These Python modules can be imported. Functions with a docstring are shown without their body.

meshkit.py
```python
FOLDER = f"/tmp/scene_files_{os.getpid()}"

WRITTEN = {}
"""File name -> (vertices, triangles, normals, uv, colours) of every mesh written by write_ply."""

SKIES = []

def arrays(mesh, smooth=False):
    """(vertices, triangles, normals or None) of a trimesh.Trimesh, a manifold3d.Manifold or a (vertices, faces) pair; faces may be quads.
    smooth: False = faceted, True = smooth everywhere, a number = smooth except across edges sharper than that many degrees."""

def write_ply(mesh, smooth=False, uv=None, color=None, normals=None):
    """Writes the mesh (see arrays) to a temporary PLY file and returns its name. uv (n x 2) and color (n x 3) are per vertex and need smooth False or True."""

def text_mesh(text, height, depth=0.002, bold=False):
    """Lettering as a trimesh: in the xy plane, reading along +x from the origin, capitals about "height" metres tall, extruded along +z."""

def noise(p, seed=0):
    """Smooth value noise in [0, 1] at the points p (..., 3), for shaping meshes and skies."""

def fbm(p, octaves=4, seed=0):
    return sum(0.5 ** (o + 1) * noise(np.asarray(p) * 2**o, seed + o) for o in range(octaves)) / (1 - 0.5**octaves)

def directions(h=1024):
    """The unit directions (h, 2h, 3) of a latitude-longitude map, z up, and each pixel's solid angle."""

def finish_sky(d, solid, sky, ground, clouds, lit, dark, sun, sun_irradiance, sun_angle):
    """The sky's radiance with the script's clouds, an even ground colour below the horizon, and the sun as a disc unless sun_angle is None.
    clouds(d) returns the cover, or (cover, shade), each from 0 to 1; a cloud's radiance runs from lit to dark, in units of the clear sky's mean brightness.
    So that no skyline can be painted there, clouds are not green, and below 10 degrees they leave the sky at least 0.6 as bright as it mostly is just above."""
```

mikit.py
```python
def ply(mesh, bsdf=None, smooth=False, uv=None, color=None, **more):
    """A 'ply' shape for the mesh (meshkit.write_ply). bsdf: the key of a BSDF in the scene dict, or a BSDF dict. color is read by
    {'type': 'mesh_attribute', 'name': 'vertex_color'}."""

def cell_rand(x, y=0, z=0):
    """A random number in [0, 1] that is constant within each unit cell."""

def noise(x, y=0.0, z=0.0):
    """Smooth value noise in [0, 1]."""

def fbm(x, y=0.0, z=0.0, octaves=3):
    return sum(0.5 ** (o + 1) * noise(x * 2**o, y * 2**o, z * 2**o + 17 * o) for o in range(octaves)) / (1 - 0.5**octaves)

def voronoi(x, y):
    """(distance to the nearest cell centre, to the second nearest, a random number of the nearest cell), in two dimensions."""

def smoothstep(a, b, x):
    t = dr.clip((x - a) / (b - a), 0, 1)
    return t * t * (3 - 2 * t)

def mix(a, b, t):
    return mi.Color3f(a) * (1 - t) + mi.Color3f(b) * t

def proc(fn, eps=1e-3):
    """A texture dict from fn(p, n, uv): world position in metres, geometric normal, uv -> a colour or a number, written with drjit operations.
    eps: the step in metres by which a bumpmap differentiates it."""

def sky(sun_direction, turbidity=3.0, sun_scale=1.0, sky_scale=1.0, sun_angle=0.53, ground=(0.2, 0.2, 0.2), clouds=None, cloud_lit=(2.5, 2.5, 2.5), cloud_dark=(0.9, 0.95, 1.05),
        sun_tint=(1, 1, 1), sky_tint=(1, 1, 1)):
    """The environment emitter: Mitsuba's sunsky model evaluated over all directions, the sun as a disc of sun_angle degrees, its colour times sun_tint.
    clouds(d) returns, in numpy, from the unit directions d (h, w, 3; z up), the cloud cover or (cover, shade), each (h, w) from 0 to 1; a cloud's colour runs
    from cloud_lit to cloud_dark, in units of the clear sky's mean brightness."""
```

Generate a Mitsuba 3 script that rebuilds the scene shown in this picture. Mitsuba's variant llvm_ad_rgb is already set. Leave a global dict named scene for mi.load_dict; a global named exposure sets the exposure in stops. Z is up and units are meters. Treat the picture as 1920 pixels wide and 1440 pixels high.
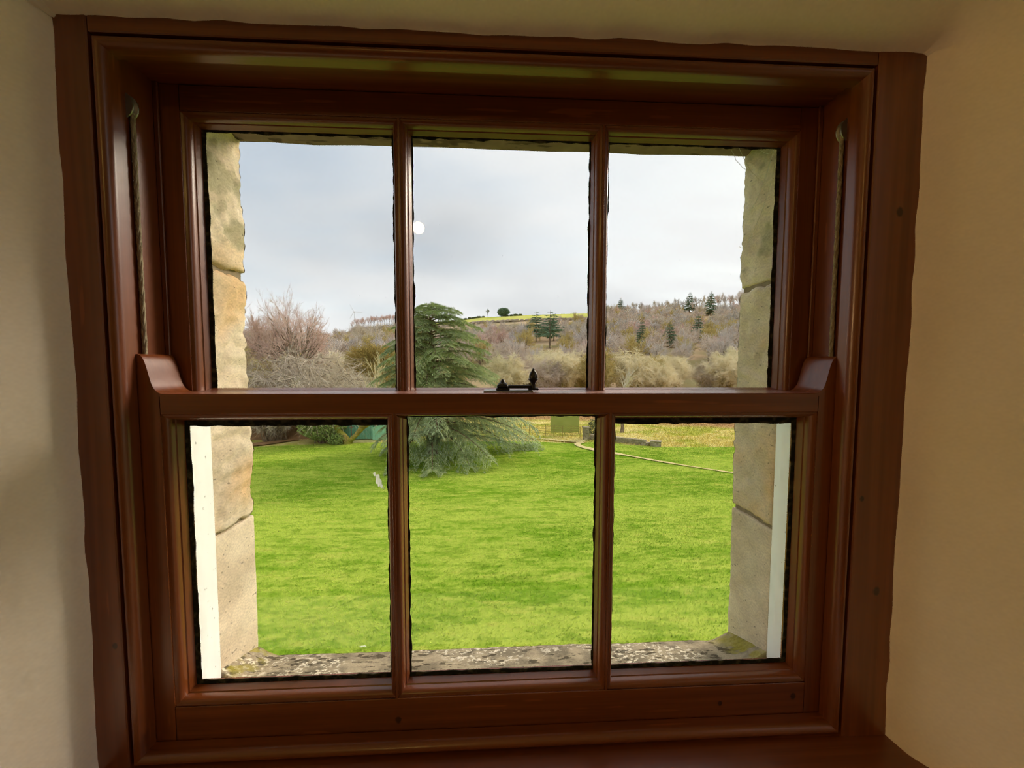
import math
import numpy as np
import drjit as dr
import mitsuba as mi
import trimesh
import shapely.geometry as sg
import mikit
import meshkit
from mikit import noise, fbm, voronoi, cell_rand, smoothstep, mix, proc
from scipy.interpolate import CubicSpline

T = mi.ScalarTransform4f
EYE = 6.5                      # eye level above the lawn, metres
scene, labels = {}, {}

# ------------------------------------------------------------------ camera
_p, _y, _r = np.radians([-3.36, 2.84, 0.15])
_fw = np.array([np.sin(_y) * np.cos(_p), np.cos(_y) * np.cos(_p), np.sin(_p)])
_ri = np.array([np.cos(_y), -np.sin(_y), 0.0])
_up = np.cross(_ri, _fw)
_up2 = -np.sin(_r) * _ri + np.cos(_r) * _up
_eye = np.array([0.0, -0.469, EYE])
scene['camera'] = {
    'type': 'perspective', 'fov': 2 * math.degrees(math.atan(960 / 721.0)), 'fov_axis': 'x',
    'near_clip': 0.01, 'far_clip': 3000.0,
    'to_world': T().look_at(origin=_eye.tolist(), target=(_eye + _fw).tolist(), up=_up2.tolist()),
}


# ------------------------------------------------------------------ sky: bright overcast, thinner cloud with a blue cast in places
def clouds(d):
    """closed cloud, broken grey and bluish near the skyline, thinner and so brighter towards the zenith as overcast skies are"""
    el = np.degrees(np.arcsin(np.clip(d[..., 2], -1, 1)))
    k = 1.0 / (0.22 + np.maximum(d[..., 2], 0.0))
    q = np.stack([d[..., 0] * k, d[..., 1] * k, el * 0 + 3.1], -1)
    big = meshkit.fbm(q * 0.9 + 7.3, 5, seed=3)
    soft = meshkit.fbm(q * np.array([1.3, 2.6, 1.0]) + 2.7, 5, seed=11)
    shade = np.clip((big - 0.34) * 2.4, 0, 1) * 0.35 + 0.12 * soft + 0.55
    t = np.clip((el - 20) / 60, 0, 1)
    shade = shade * (1 - 0.9 * t * t * (3 - 2 * t))
    return np.clip(0.90 + (soft - 0.42) * 1.1 - 0.30 * np.clip(-d[..., 0] + 0.15, 0, 1) * np.clip((el - 6) / 14, 0, 1) * (el < 60), 0.55, 1.0), shade


exposure = 2.52
scene['sky'] = mikit.sky((0.712, 0.536, 0.454), turbidity=4.0, sun_scale=0.52, sky_scale=1.0, sun_angle=20.0, sun_tint=(0.92, 1.0, 1.22), ground=(0.12, 0.16, 0.06),
                         clouds=clouds, cloud_lit=(3.3, 3.24, 3.12), cloud_dark=(1.26, 1.32, 1.39), sky_tint=(1.0, 1.02, 1.02))
SKY_GAIN = 1.0
scene['sky']['scale'] = SKY_GAIN

LAMP_RADIANCE = (15.0, 10.0, 2.6)
WALL_LAMP_RADIANCE = (9.0, 5.6, 2.5)


# ------------------------------------------------------------------ materials
def rgb(r, g, b):
    return {'type': 'rgb', 'value': [r, g, b]}


def s2l(r, g, b):
    return tuple(((c / 255 + 0.055) / 1.055) ** 2.4 if c > 10 else c / 255 / 12.92 for c in (r, g, b))


def two(d):
    return {'type': 'twosided', 'bsdf': d}


def diffuse(fn):
    return two({'type': 'diffuse', 'reflectance': proc(fn) if callable(fn) else rgb(*fn)})


KNOTS = [(0.487, 6.68, 0.006), (0.486, 6.21, 0.006), (0.40, 6.055, 0.005), (0.46, 6.33, 0.004), (-0.437, 6.17, 0.004), (-0.12, 6.045, 0.005), (0.30, 6.049, 0.004)]


def wood(axis, dark, light, rough, coat):
    def fn(p, n, uv):
        l, a, b = (p.z, p.x, p.y) if axis == 'z' else (p.x, p.z, p.y)
        w = fbm(l * 2.0, a * 9, b * 9) * 0.02
        ring = noise((a + w) * 190, b * 150, l * 3.0)
        fine = noise(a * 900, b * 900, l * 14)
        broad = fbm(l * 3.3 + 4.0, a * 22, b * 22)
        t = dr.clip(0.45 * ring + 0.2 * fine + 0.55 * broad - 0.1, 0, 1)
        c = mix(dark, light, t)
        for (kx, kz, kr) in KNOTS:
            q = dr.sqrt(dr.square((p.x - kx) * 1.3) + dr.square((p.z - kz)))
            c = c * (1 - 0.75 * (1 - smoothstep(kr * 0.6, kr * 1.2, q + (fine - 0.5) * 0.002)))
        rub = smoothstep(0.73, 0.80, fbm(l * 9.0, a * 120, b * 120))
        return mix(c, mi.Color3f(light) * 1.25, rub * 0.5)
    return {'type': 'principled', 'base_color': proc(fn), 'roughness': rough, 'specular': 0.55, 'clearcoat': coat, 'clearcoat_gloss': 0.85, 'sheen': 1.0, 'sheen_tint': 0.2}


W_DARK, W_LIGHT = s2l(80, 33, 6), s2l(124, 64, 21)
scene['wood_upright'] = wood('z', W_DARK, W_LIGHT, 0.30, 0.8)
scene['wood_level'] = wood('x', W_DARK, W_LIGHT, 0.30, 0.8)


def putty_fn(p, n, uv):
    return mix((0.02, 0.021, 0.014), (0.085, 0.08, 0.05), smoothstep(0.45, 0.8, fbm(p.x * 160, p.y * 160, p.z * 160)))


scene['old_putty'] = diffuse(putty_fn)
scene['glass'] = {'type': 'thindielectric', 'int_ior': 1.5, 'specular_transmittance': rgb(0.96, 0.975, 0.97)}


def plaster_fn(p, n, uv):
    return mix(s2l(238, 231, 215), s2l(245, 239, 225), fbm(p.x * 9, p.y * 9, p.z * 9)) * (0.97 + 0.06 * noise(p.x * 420, p.y * 420, p.z * 420))


scene['plaster'] = two({'type': 'bumpmap', 'arbitrary': {'type': 'proc', 'fn': proc(lambda p, n, uv: fbm(p.x * 150, p.y * 150, p.z * 150))['fn'], 'eps': 0.0015},
                        'scale': 0.0006, 'bsdf': {'type': 'diffuse', 'reflectance': proc(plaster_fn)}})
scene['floor_boards'] = diffuse(lambda p, n, uv: mix((0.10, 0.055, 0.025), (0.18, 0.10, 0.05), fbm(p.x * 30, p.y * 2)))
scene['white_paint'] = {'type': 'principled', 'base_color': proc(lambda p, n, uv: mix((0.80, 0.86, 0.86), (0.92, 0.96, 0.96), smoothstep(0.2, 0.5, fbm(p.x * 30, p.y * 30, p.z * 9)))
                                                              * (1 - 0.5 * smoothstep(0.80, 0.84, fbm(p.x * 210, p.y * 210, p.z * 120)))), 'roughness': 0.45, 'specular': 0.4}
scene['black_iron'] = {'type': 'principled', 'base_color': rgb(0.012, 0.011, 0.010), 'roughness': 0.32, 'specular': 0.6, 'metallic': 0.2}
scene['worn_steel'] = {'type': 'principled', 'base_color': rgb(0.32, 0.31, 0.30), 'roughness': 0.42, 'metallic': 0.8}
scene['cord_cotton'] = diffuse(lambda p, n, uv: mix((0.16, 0.13, 0.09), (0.40, 0.34, 0.24), noise((p.z + p.x * 2) * 500, p.x * 500, p.y * 500)))


def sandstone(ochre, lichen):
    def fn(p, n, uv):
        g = noise(p.x * 420, p.y * 420, p.z * 420)
        b = fbm(p.x * 14, p.y * 14, p.z * 14, 4)
        c = mix(s2l(202, 188, 164), s2l(224, 212, 188), smoothstep(0.3, 0.7, b))
        c = mix(c, s2l(222, 178, 112), ochre * smoothstep(0.48, 0.66, fbm(p.x * 9 + 4, p.y * 9, p.z * 6 + 1.3, 3)))
        c = mix(c, s2l(158, 156, 128), lichen * smoothstep(0.46, 0.66, fbm(p.x * 24, p.y * 24 + 5, p.z * 24, 4)))
        c = c * (0.82 + 0.3 * g)
        return c * (1 - 0.5 * smoothstep(0.90, 0.93, noise(p.x * 190, p.y * 190, p.z * 190)))
    return fn


scene['sandstone'] = diffuse(sandstone(0.0, 0.15))
scene['sandstone_ochre'] = diffuse(sandstone(0.5, 0.25))
scene['sandstone_lichened'] = diffuse(sandstone(0.25, 0.75))
scene['lintel_stone'] = diffuse(lambda p, n, uv: mix(s2l(112, 92, 98), s2l(150, 128, 130), fbm(p.x * 60, p.y * 60, p.z * 60, 4)) * (1 - 0.5 * smoothstep(0.62, 0.7, fbm(p.x * 30, p.y * 80, 3.0, 3))))
scene['lime_mortar'] = diffuse(lambda p, n, uv: mix(s2l(112, 104, 90), s2l(158, 146, 122), fbm(p.x * 120, p.y * 120, p.z * 120)))


def sill_fn(p, n, uv):
    b = fbm(p.x * 40, p.y * 40, p.z * 40, 4)
    c = mix(s2l(126, 118, 100), s2l(166, 154, 130), smoothstep(0.3, 0.7, b))
    c = mix(c, s2l(214, 206, 186), smoothstep(0.57, 0.66, fbm(p.x * 210, p.y * 190, 3.0, 3)) * smoothstep(0.40, 0.55, fbm(p.x * 7, p.y * 9, 1.0)))
    c = mix(c, s2l(62, 58, 46), 0.8 * smoothstep(0.60, 0.70, fbm(p.x * 70 + 9, p.y * 130, 7.0, 3)))
    edge = dr.minimum(dr.abs(p.x + 0.425), dr.abs(p.x - 0.448))
    c = mix(c, s2l(150, 142, 62), 0.8 * (1 - smoothstep(0.0, 0.05, edge + 0.05 * (b - 0.5))) * smoothstep(0.35, 0.6, fbm(p.x * 60, p.y * 60, 2.0)))
    return c * (0.85 + 0.3 * noise(p.x * 500, p.y * 500))


scene['lichened_stone'] = diffuse(sill_fn)
scene['house_stone'] = diffuse(s2l(170, 152, 122))


def lawn_color(p, k=1.0):
    big = fbm(p.x * 0.22, p.y * 0.5, 1.0, 3)
    streak = fbm(p.x * 0.9, p.y * 4.5, 5.0, 3)
    tuft = fbm(p.x * 7, p.y * 9, 2.0, 3)
    c = mix(s2l(138, 182, 48), s2l(200, 222, 92), smoothstep(0.3, 0.7, 0.45 * big + 0.35 * streak + 0.3 * tuft))
    c = mix(c, s2l(212, 220, 104), 0.55 * smoothstep(0.58, 0.75, 0.5 * streak + 0.5 * fbm(p.x * 3.1, p.y * 8, 9.0)))
    return 0.80 * mix(c, s2l(116, 164, 30), 0.5 * smoothstep(0.56, 0.72, fbm(p.x * 1.6 + 3, p.y * 5 + 1, 4.0, 4)))


def field_color(p):
    b = fbm(p.x * 0.25, p.y * 0.35, 1.0, 3)
    f = fbm(p.x * 4, p.y * 4, 3.0, 3)
    c = mix(s2l(204, 190, 108), s2l(224, 212, 146), smoothstep(0.3, 0.7, 0.5 * b + 0.5 * f))
    c = mix(c, s2l(168, 178, 58), 0.7 * smoothstep(0.5, 0.7, fbm(p.x * 0.5 + 4, p.y * 0.7, 8.0)))
    return mix(c, s2l(178, 140, 104), 0.85 * smoothstep(38, 41, p.y + 3 * (b - 0.5) + 0.25 * p.x * smoothstep(8, 20, p.x) - 2.5))


scene['lawn_ground'] = diffuse(lambda p, n, uv: lawn_color(p) * 0.8)
scene['lawn_blades'] = diffuse(lambda p, n, uv: lawn_color(p) * (0.75 + 0.6 * noise(p.x * 60, p.y * 60, 0.5)))
scene['field_ground'] = diffuse(lambda p, n, uv: field_color(p))
scene['field_blades'] = diffuse(lambda p, n, uv: field_color(p) * (0.8 + 0.4 * noise(p.x * 30, p.y * 30, 0.5)))


def hill_color(p, n, uv):
    c = mix(s2l(176, 152, 128), s2l(206, 182, 144), fbm(p.x * 0.05, p.y * 0.05, 1.0, 4))
    return mix(c, s2l(128, 128, 82), 0.7 * smoothstep(0.5, 0.65, fbm(p.x * 0.03 + 3, p.y * 0.03, 6.0, 4)))


scene['hill_ground'] = diffuse(hill_color)
scene['pasture_grass'] = diffuse(lambda p, n, uv: mix(s2l(178, 186, 88), s2l(206, 200, 118), fbm(p.x * 0.06, p.y * 0.06, 1.0, 3)))
scene['bare_earth'] = diffuse(lambda p, n, uv: mix(s2l(120, 92, 66), s2l(176, 140, 104), fbm(p.x * 3, p.y * 3, 1.0, 4)))
scene['worn_path'] = diffuse(lambda p, n, uv: mix(s2l(182, 172, 112), s2l(214, 198, 150), fbm(p.x * 3, p.y * 3, 1.0, 4)))


def speckle(a, b, f, g=None, amt=0.6):
    def fn(p, n, uv):
        c = mix(a, b, noise(p.x * f, p.y * f, p.z * f))
        if g is not None:
            c = mix(c, g, amt * smoothstep(0.45, 0.65, fbm(p.x * f * 0.12, p.y * f * 0.12, p.z * f * 0.12)))
        return c
    return diffuse(fn)


scene['cedar_bark'] = speckle(s2l(88, 74, 58), s2l(128, 108, 84), 9)
scene['cedar_needles'] = speckle(s2l(122, 146, 92), s2l(214, 222, 168), 5, s2l(170, 186, 154), 0.5)
scene['bark_grey'] = speckle(s2l(104, 92, 80), s2l(150, 134, 114), 6)
scene['bark_moss'] = speckle(s2l(120, 100, 66), s2l(190, 170, 92), 9, s2l(150, 150, 62), 0.8)
scene['cut_wood'] = diffuse(s2l(226, 196, 110))
scene['twig_brown'] = speckle(s2l(178, 164, 152), s2l(224, 212, 198), 0.35, s2l(192, 186, 158), 0.5)
scene['twig_grey'] = speckle(s2l(176, 170, 164), s2l(216, 210, 204), 0.35, s2l(174, 170, 156), 0.5)
scene['twig_red'] = speckle(s2l(186, 160, 150), s2l(224, 200, 188), 0.8)
scene['twig_ochre'] = speckle(s2l(210, 200, 164), s2l(244, 236, 206), 0.6, s2l(192, 192, 150), 0.6)
scene['twig_olive'] = speckle(s2l(168, 154, 100), s2l(206, 190, 130), 0.9)
scene['twig_dark_olive'] = speckle(s2l(150, 134, 78), s2l(186, 166, 102), 0.9)
scene['twig_pale'] = speckle(s2l(206, 192, 150), s2l(226, 214, 176), 2)
scene['fir_needles'] = speckle(s2l(84, 110, 88), s2l(126, 152, 122), 0.9)
scene['shrub_leaves'] = speckle(s2l(96, 124, 66), s2l(176, 192, 118), 6)
scene['hedge_leaves'] = speckle(s2l(84, 96, 70), s2l(120, 126, 92), 1.2)
scene['green_paint'] = diffuse(lambda p, n, uv: mix(s2l(122, 184, 160), s2l(140, 202, 178), noise(p.x * 5, p.y * 5, p.z * 9)))
scene['pale_green_paint'] = diffuse(lambda p, n, uv: mix(s2l(158, 226, 200), s2l(178, 240, 216), noise(p.x * 5, p.y * 5, p.z * 9)))
scene['slate'] = diffuse(s2l(96, 96, 96))
scene['white_wood'] = diffuse(s2l(214, 210, 190))
scene['iron_fence'] = diffuse(s2l(150, 140, 86))
scene['screen_cloth'] = diffuse(lambda p, n, uv: mix(s2l(152, 162, 86), s2l(170, 178, 100), noise(p.x * 1.5, p.y, p.z * 2)))
scene['field_stone'] = speckle(s2l(128, 116, 98), s2l(200, 188, 164), 9, s2l(120, 116, 84), 0.6)
scene['cobweb_silk'] = diffuse((0.75, 0.76, 0.72))
scene['white_matter'] = {'type': 'principledthin', 'base_color': rgb(0.94, 0.96, 0.95), 'roughness': 0.9, 'diff_trans': 1.6}
scene['turbine_white'] = diffuse(s2l(206, 206, 208))


# ------------------------------------------------------------------ helpers
def key_for(base):
    k, n = base, 0
    while k in scene or any(q.startswith(k + '__') for q in _seen if q != k) or k in _seen:
        n += 1
        k = '%s_%03d' % (base, n)
    _seen.add(k)
    return k


_seen = set()
_count = {}


def number(base):
    n = _count.get(base, -1) + 1
    _count[base] = n
    return base if n == 0 else '%s_%03d' % (base, n)


def thing(base, label, cat=None, group=None, kind=None):
    k = number(base)
    d = {'label': label}
    if cat:
        d['category'] = cat
    if group:
        d['group'] = group
    if kind:
        d['kind'] = kind
    labels[k] = d
    return k


def part(parent, base, mesh, bsdf, smooth=False, label=None, kind=None, fix=False, **kw):
    k = number(parent + '__' + base)
    if isinstance(mesh, dict):
        scene[k] = {**mesh, **kw}
    else:
        scene[k] = mikit.ply(clean(mesh) if fix else mesh, bsdf, smooth=smooth, **kw)
    if label or kind:
        labels[k] = {}
        if label:
            labels[k]['label'] = label
        if kind:
            labels[k]['kind'] = kind
    return k


def whole(k, mesh, bsdf, smooth=False, fix=False):
    scene[k] = mikit.ply(clean(mesh) if fix else mesh, bsdf, smooth=smooth)


def clean(m):
    if not isinstance(m, trimesh.Trimesh):
        v, f = m
        m = trimesh.Trimesh(np.asarray(v, float), np.asarray(f, int), process=True)
    m.merge_vertices()
    trimesh.repair.fix_normals(m, multibody=True)
    return m


def box(x0, x1, y0, y1, z0, z1, bev=0.0):
    if bev <= 0:
        m = trimesh.creation.box(extents=(x1 - x0, y1 - y0, z1 - z0))
        m.apply_translation(((x0 + x1) / 2, (y0 + y1) / 2, (z0 + z1) / 2))
        return m
    pts = []
    for (x, sx) in ((x0, 1), (x1, -1)):
        for (y, sy) in ((y0, 1), (y1, -1)):
            for (z, sz) in ((z0, 1), (z1, -1)):
                pts += [(x, y + sy * bev, z + sz * bev), (x + sx * bev, y, z + sz * bev), (x + sx * bev, y + sy * bev, z)]
    return trimesh.Trimesh(np.array(pts)).convex_hull


def join(ms):
    return trimesh.util.concatenate([m if isinstance(m, trimesh.Trimesh) else trimesh.Trimesh(m[0], m[1], process=False) for m in ms])


def strip(rect, side, prof, lo=None, hi=None):
    """A moulding along one side of the rectangle (x0, x1, z0, z1); prof: closed (inward, depth) polygon; mitred at both ends unless lo/hi give flat ends."""
    x0, x1, z0, z1 = rect
    prof = np.asarray(prof, float)
    n = len(prof)
    v = np.zeros((2 * n, 3))
    for e in range(2):
        w, y = prof[:, 0], prof[:, 1]
        if side in 'LR':
            x = x0 + w if side == 'L' else x1 - w
            z = (z0 + w if lo is None else w * 0 + lo) if e == 0 else (z1 - w if hi is None else w * 0 + hi)
        else:
            z = z0 + w if side == 'B' else z1 - w
            x = (x0 + w if lo is None else w * 0 + lo) if e == 0 else (x1 - w if hi is None else w * 0 + hi)
        v[e * n:(e + 1) * n] = np.stack([x, y, z], 1)
    i = np.arange(n)
    j = (i + 1) % n
    pv, pf = trimesh.creation.triangulate_polygon(sg.Polygon(prof), engine='earcut')
    pf = np.array([int(np.argmin(((prof - q) ** 2).sum(1))) for q in pv])[pf]
    m = clean((v, np.vstack([np.stack([i, j, j + n], 1), np.stack([i, j + n, i + n], 1), pf, pf + n])))
    if m.volume < 0:
        m.invert()
    return m


def arc(cx, cy, r, a0, a1, n=7):
    t = np.radians(np.linspace(a0, a1, n))
    return [(cx + r * math.cos(u), cy + r * math.sin(u)) for u in t]


def lathe(profile, n=20):
    """profile: (radius, z) from bottom to top"""
    return trimesh.creation.revolve(np.asarray(profile, float), sections=n)


def tube(points, radius, sides=6):
    p = np.asarray(points, float)
    r = np.broadcast_to(radius, (len(p),))
    t = np.gradient(p, axis=0)
    t /= np.linalg.norm(t, axis=1, keepdims=True) + 1e-12
    ref = np.where(np.abs(t[:, 2:]) < 0.9, [[0, 0, 1.0]], [[1.0, 0, 0]])
    a = np.cross(t, ref)
    a /= np.linalg.norm(a, axis=1, keepdims=True) + 1e-12
    b = np.cross(t, a)
    ang = np.arange(sides) * 2 * np.pi / sides
    v = p[:, None] + r[:, None, None] * (np.cos(ang)[None, :, None] * a[:, None] + np.sin(ang)[None, :, None] * b[:, None])
    i, j = np.meshgrid(np.arange(len(p) - 1), np.arange(sides), indexing='ij')
    q = np.stack([i * sides + j, (i + 1) * sides + j, (i + 1) * sides + (j + 1) % sides, i * sides + (j + 1) % sides], -1).reshape(-1, 4)
    f = np.vstack([q[:, [0, 1, 2]], q[:, [0, 2, 3]]])
    n = len(p)
    caps = [[0, k, k + 1] for k in range(1, sides - 1)] + [[(n - 1) * sides, (n - 1) * sides + k + 1, (n - 1) * sides + k] for k in range(1, sides - 1)]
    return v.reshape(-1, 3), np.vstack([f, caps])


def segs_mesh(p0, p1, r0, r1, sides=3):
    """many separate tapered branch pieces as one mesh"""
    p0, p1 = np.asarray(p0, float), np.asarray(p1, float)
    t = p1 - p0
    t /= np.linalg.norm(t, axis=1, keepdims=True) + 1e-12
    ref = np.where(np.abs(t[:, 2:]) < 0.9, [[0, 0, 1.0]], [[1.0, 0, 0]])
    a = np.cross(t, ref)
    a /= np.linalg.norm(a, axis=1, keepdims=True) + 1e-12
    b = np.cross(t, a)
    ang = np.arange(sides) * 2 * np.pi / sides
    ring = np.cos(ang)[None, :, None] * a[:, None] + np.sin(ang)[None, :, None] * b[:, None]
    v = np.concatenate([p0[:, None] + np.reshape(r0, (-1, 1, 1)) * ring, p1[:, None] + np.reshape(r1, (-1, 1, 1)) * ring], 1)
    base = np.arange(len(p0))[:, None] * 2 * sides
    f = []
    for k in range(sides):
        m = (k + 1) % sides
        f += [np.hstack([base + k, base + sides + k, base + sides + m]), np.hstack([base + k, base + sides + m, base + m])]
    return v.reshape(-1, 3), np.vstack(f)


def spikes_mesh(p0, p1, r, sides=3):
    """many thin pointed twigs or needles; sides=2 gives a flat blade"""
    p0, p1 = np.asarray(p0, float), np.asarray(p1, float)
    t = p1 - p0
    t /= np.linalg.norm(t, axis=1, keepdims=True) + 1e-12
    ref = np.where(np.abs(t[:, 2:]) < 0.9, [[0, 0, 1.0]], [[1.0, 0, 0]])
    a = np.cross(t, ref)
    a /= np.linalg.norm(a, axis=1, keepdims=True) + 1e-12
    b = np.cross(t, a)
    r = np.broadcast_to(np.asarray(r, float), (len(p0),))[:, None]
    base = np.arange(len(p0))[:, None] * (sides + 1)
    if sides == 2:
        v = np.stack([p0 + r * a, p0 - r * a, p1], 1)
        return v.reshape(-1, 3), np.hstack([base, base + 1, base + 2])
    vs = [p0 + r * (math.cos(2 * math.pi * k / sides) * a + math.sin(2 * math.pi * k / sides) * b) for k in range(sides)] + [p1]
    v = np.stack(vs, 1)
    f = np.vstack([np.hstack([base + k, base + sides, base + (k + 1) % sides]) for k in range(sides)])
    return v.reshape(-1, 3), f


def merge(*ms):
    vs, fs, o = [], [], 0
    for v, f in ms:
        vs.append(v)
        fs.append(np.asarray(f) + o)
        o += len(v)
    return np.vstack(vs), np.vstack(fs)


Z = EYE    # heights inside the window are given from eye level


# ================================================================== THE ROOM AND THE HOUSE WALL
XL, XR, ZT, ZB = -0.462, 0.508, Z + 0.362, Z - 0.484        # plaster edge around the window frame
OXL, OXR, OZT, OZB = -0.424, 0.458, Z + 0.372, Z - 0.50     # stone opening outside
RX0, RX1, RY0, RZ0, RZ1 = -1.7, 1.30, -6.0, Z - 1.30, Z + 1.50


def reveal_mesh():
    """splayed plaster reveal: loops of an inverted U, each further into the room and wider, plus the plaster face round it"""
    rng = np.random.default_rng(5)
    #        depth y, left, right, top offsets, corner radius
    loops = [(-0.015, 0.000, 0.000, 0.000, 0.003), (-0.030, 0.0005, 0.001, 0.001, 0.006), (-0.046, 0.003, 0.004, 0.003, 0.016), (-0.056, 0.009, 0.009, 0.008, 0.030),
             (-0.068, 0.019, 0.016, 0.015, 0.046), (-0.085, 0.033, 0.027, 0.026, 0.065), (-0.12, 0.062, 0.052, 0.050, 0.085), (-0.24, 0.165, 0.145, 0.140, 0.10), (-0.36, 0.27, 0.24, 0.22, 0.11),
             (-0.372, 0.285, 0.255, 0.235, 0.075), (-0.372, 0.34, 0.31, 0.29, 0.08)]
    V = []
    nu, nc, nt = 60, 8, 70
    for (y, ol, orr, ot, cr) in loops:
        x0, x1, z1, z0 = XL - ol, XR + orr, ZT + ot, ZB - 0.13
        pts = [(x0, z) for z in np.linspace(z0, z1 - cr, nu)]
        pts += [(x0 + cr - cr * math.cos(t), z1 - cr + cr * math.sin(t)) for t in np.linspace(0, math.pi / 2, nc + 2)[1:-1]]
        pts += [(x, z1) for x in np.linspace(x0 + cr, x1 - cr, nt)]
        pts += [(x1 - cr + cr * math.sin(t), z1 - cr + cr * math.cos(t)) for t in np.linspace(0, math.pi / 2, nc + 2)[1:-1]]
        pts += [(x1, z) for z in np.linspace(z1 - cr, z0, nu)]
        V.append([(x, y, z) for x, z in pts])
    V = np.array(V)
    m = V.shape[1]
    wob = meshkit.fbm(np.stack([np.arange(m) * 0.13, np.zeros(m), np.zeros(m)], 1), 4, seed=2) - 0.5
    edge = meshkit.noise(np.stack([np.arange(m) * 0.45, np.zeros(m), np.zeros(m)], 1), seed=8) - 0.5
    cx, cz = (XL + XR) / 2, (ZT + ZB) / 2
    d = V[0][:, [0, 2]] - [cx, cz]
    d = np.stack([np.sign(d[:, 0]) * (np.abs(d[:, 0]) > 0.47), (d[:, 1] > 0.41) * 1.0], 1)
    for k in range(len(V)):
        amp = 0.003 if k < 2 else 0.005
        V[k][:, 0] += d[:, 0] * (wob * amp + (edge * 0.0035 if k < 2 else 0))
        V[k][:, 2] += d[:, 1] * (wob * amp + (edge * 0.0035 if k < 2 else 0))
    n = len(V)
    i, j = np.meshgrid(np.arange(n - 1), np.arange(m - 1), indexing='ij')
    q = np.stack([i * m + j, i * m + j + 1, (i + 1) * m + j + 1, (i + 1) * m + j], -1).reshape(-1, 4)
    return V.reshape(-1, 3), np.vstack([q[:, [0, 1, 2]], q[:, [0, 2, 3]]])


k = thing('wall_reveal', 'cream plastered splayed reveal around the wooden window frame, top and both sides', None, kind='structure')
whole(k, reveal_mesh(), 'plaster', smooth=50)


def wall_with_hole(x0, x1, z0, z1, hx0, hx1, hz0, hz1, y0, y1):
    return join([box(x0, hx0, y0, y1, z0, z1), box(hx1, x1, y0, y1, z0, z1), box(hx0, hx1, y0, y1, z0, hz0), box(hx0, hx1, y0, y1, hz1, z1)])


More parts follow.
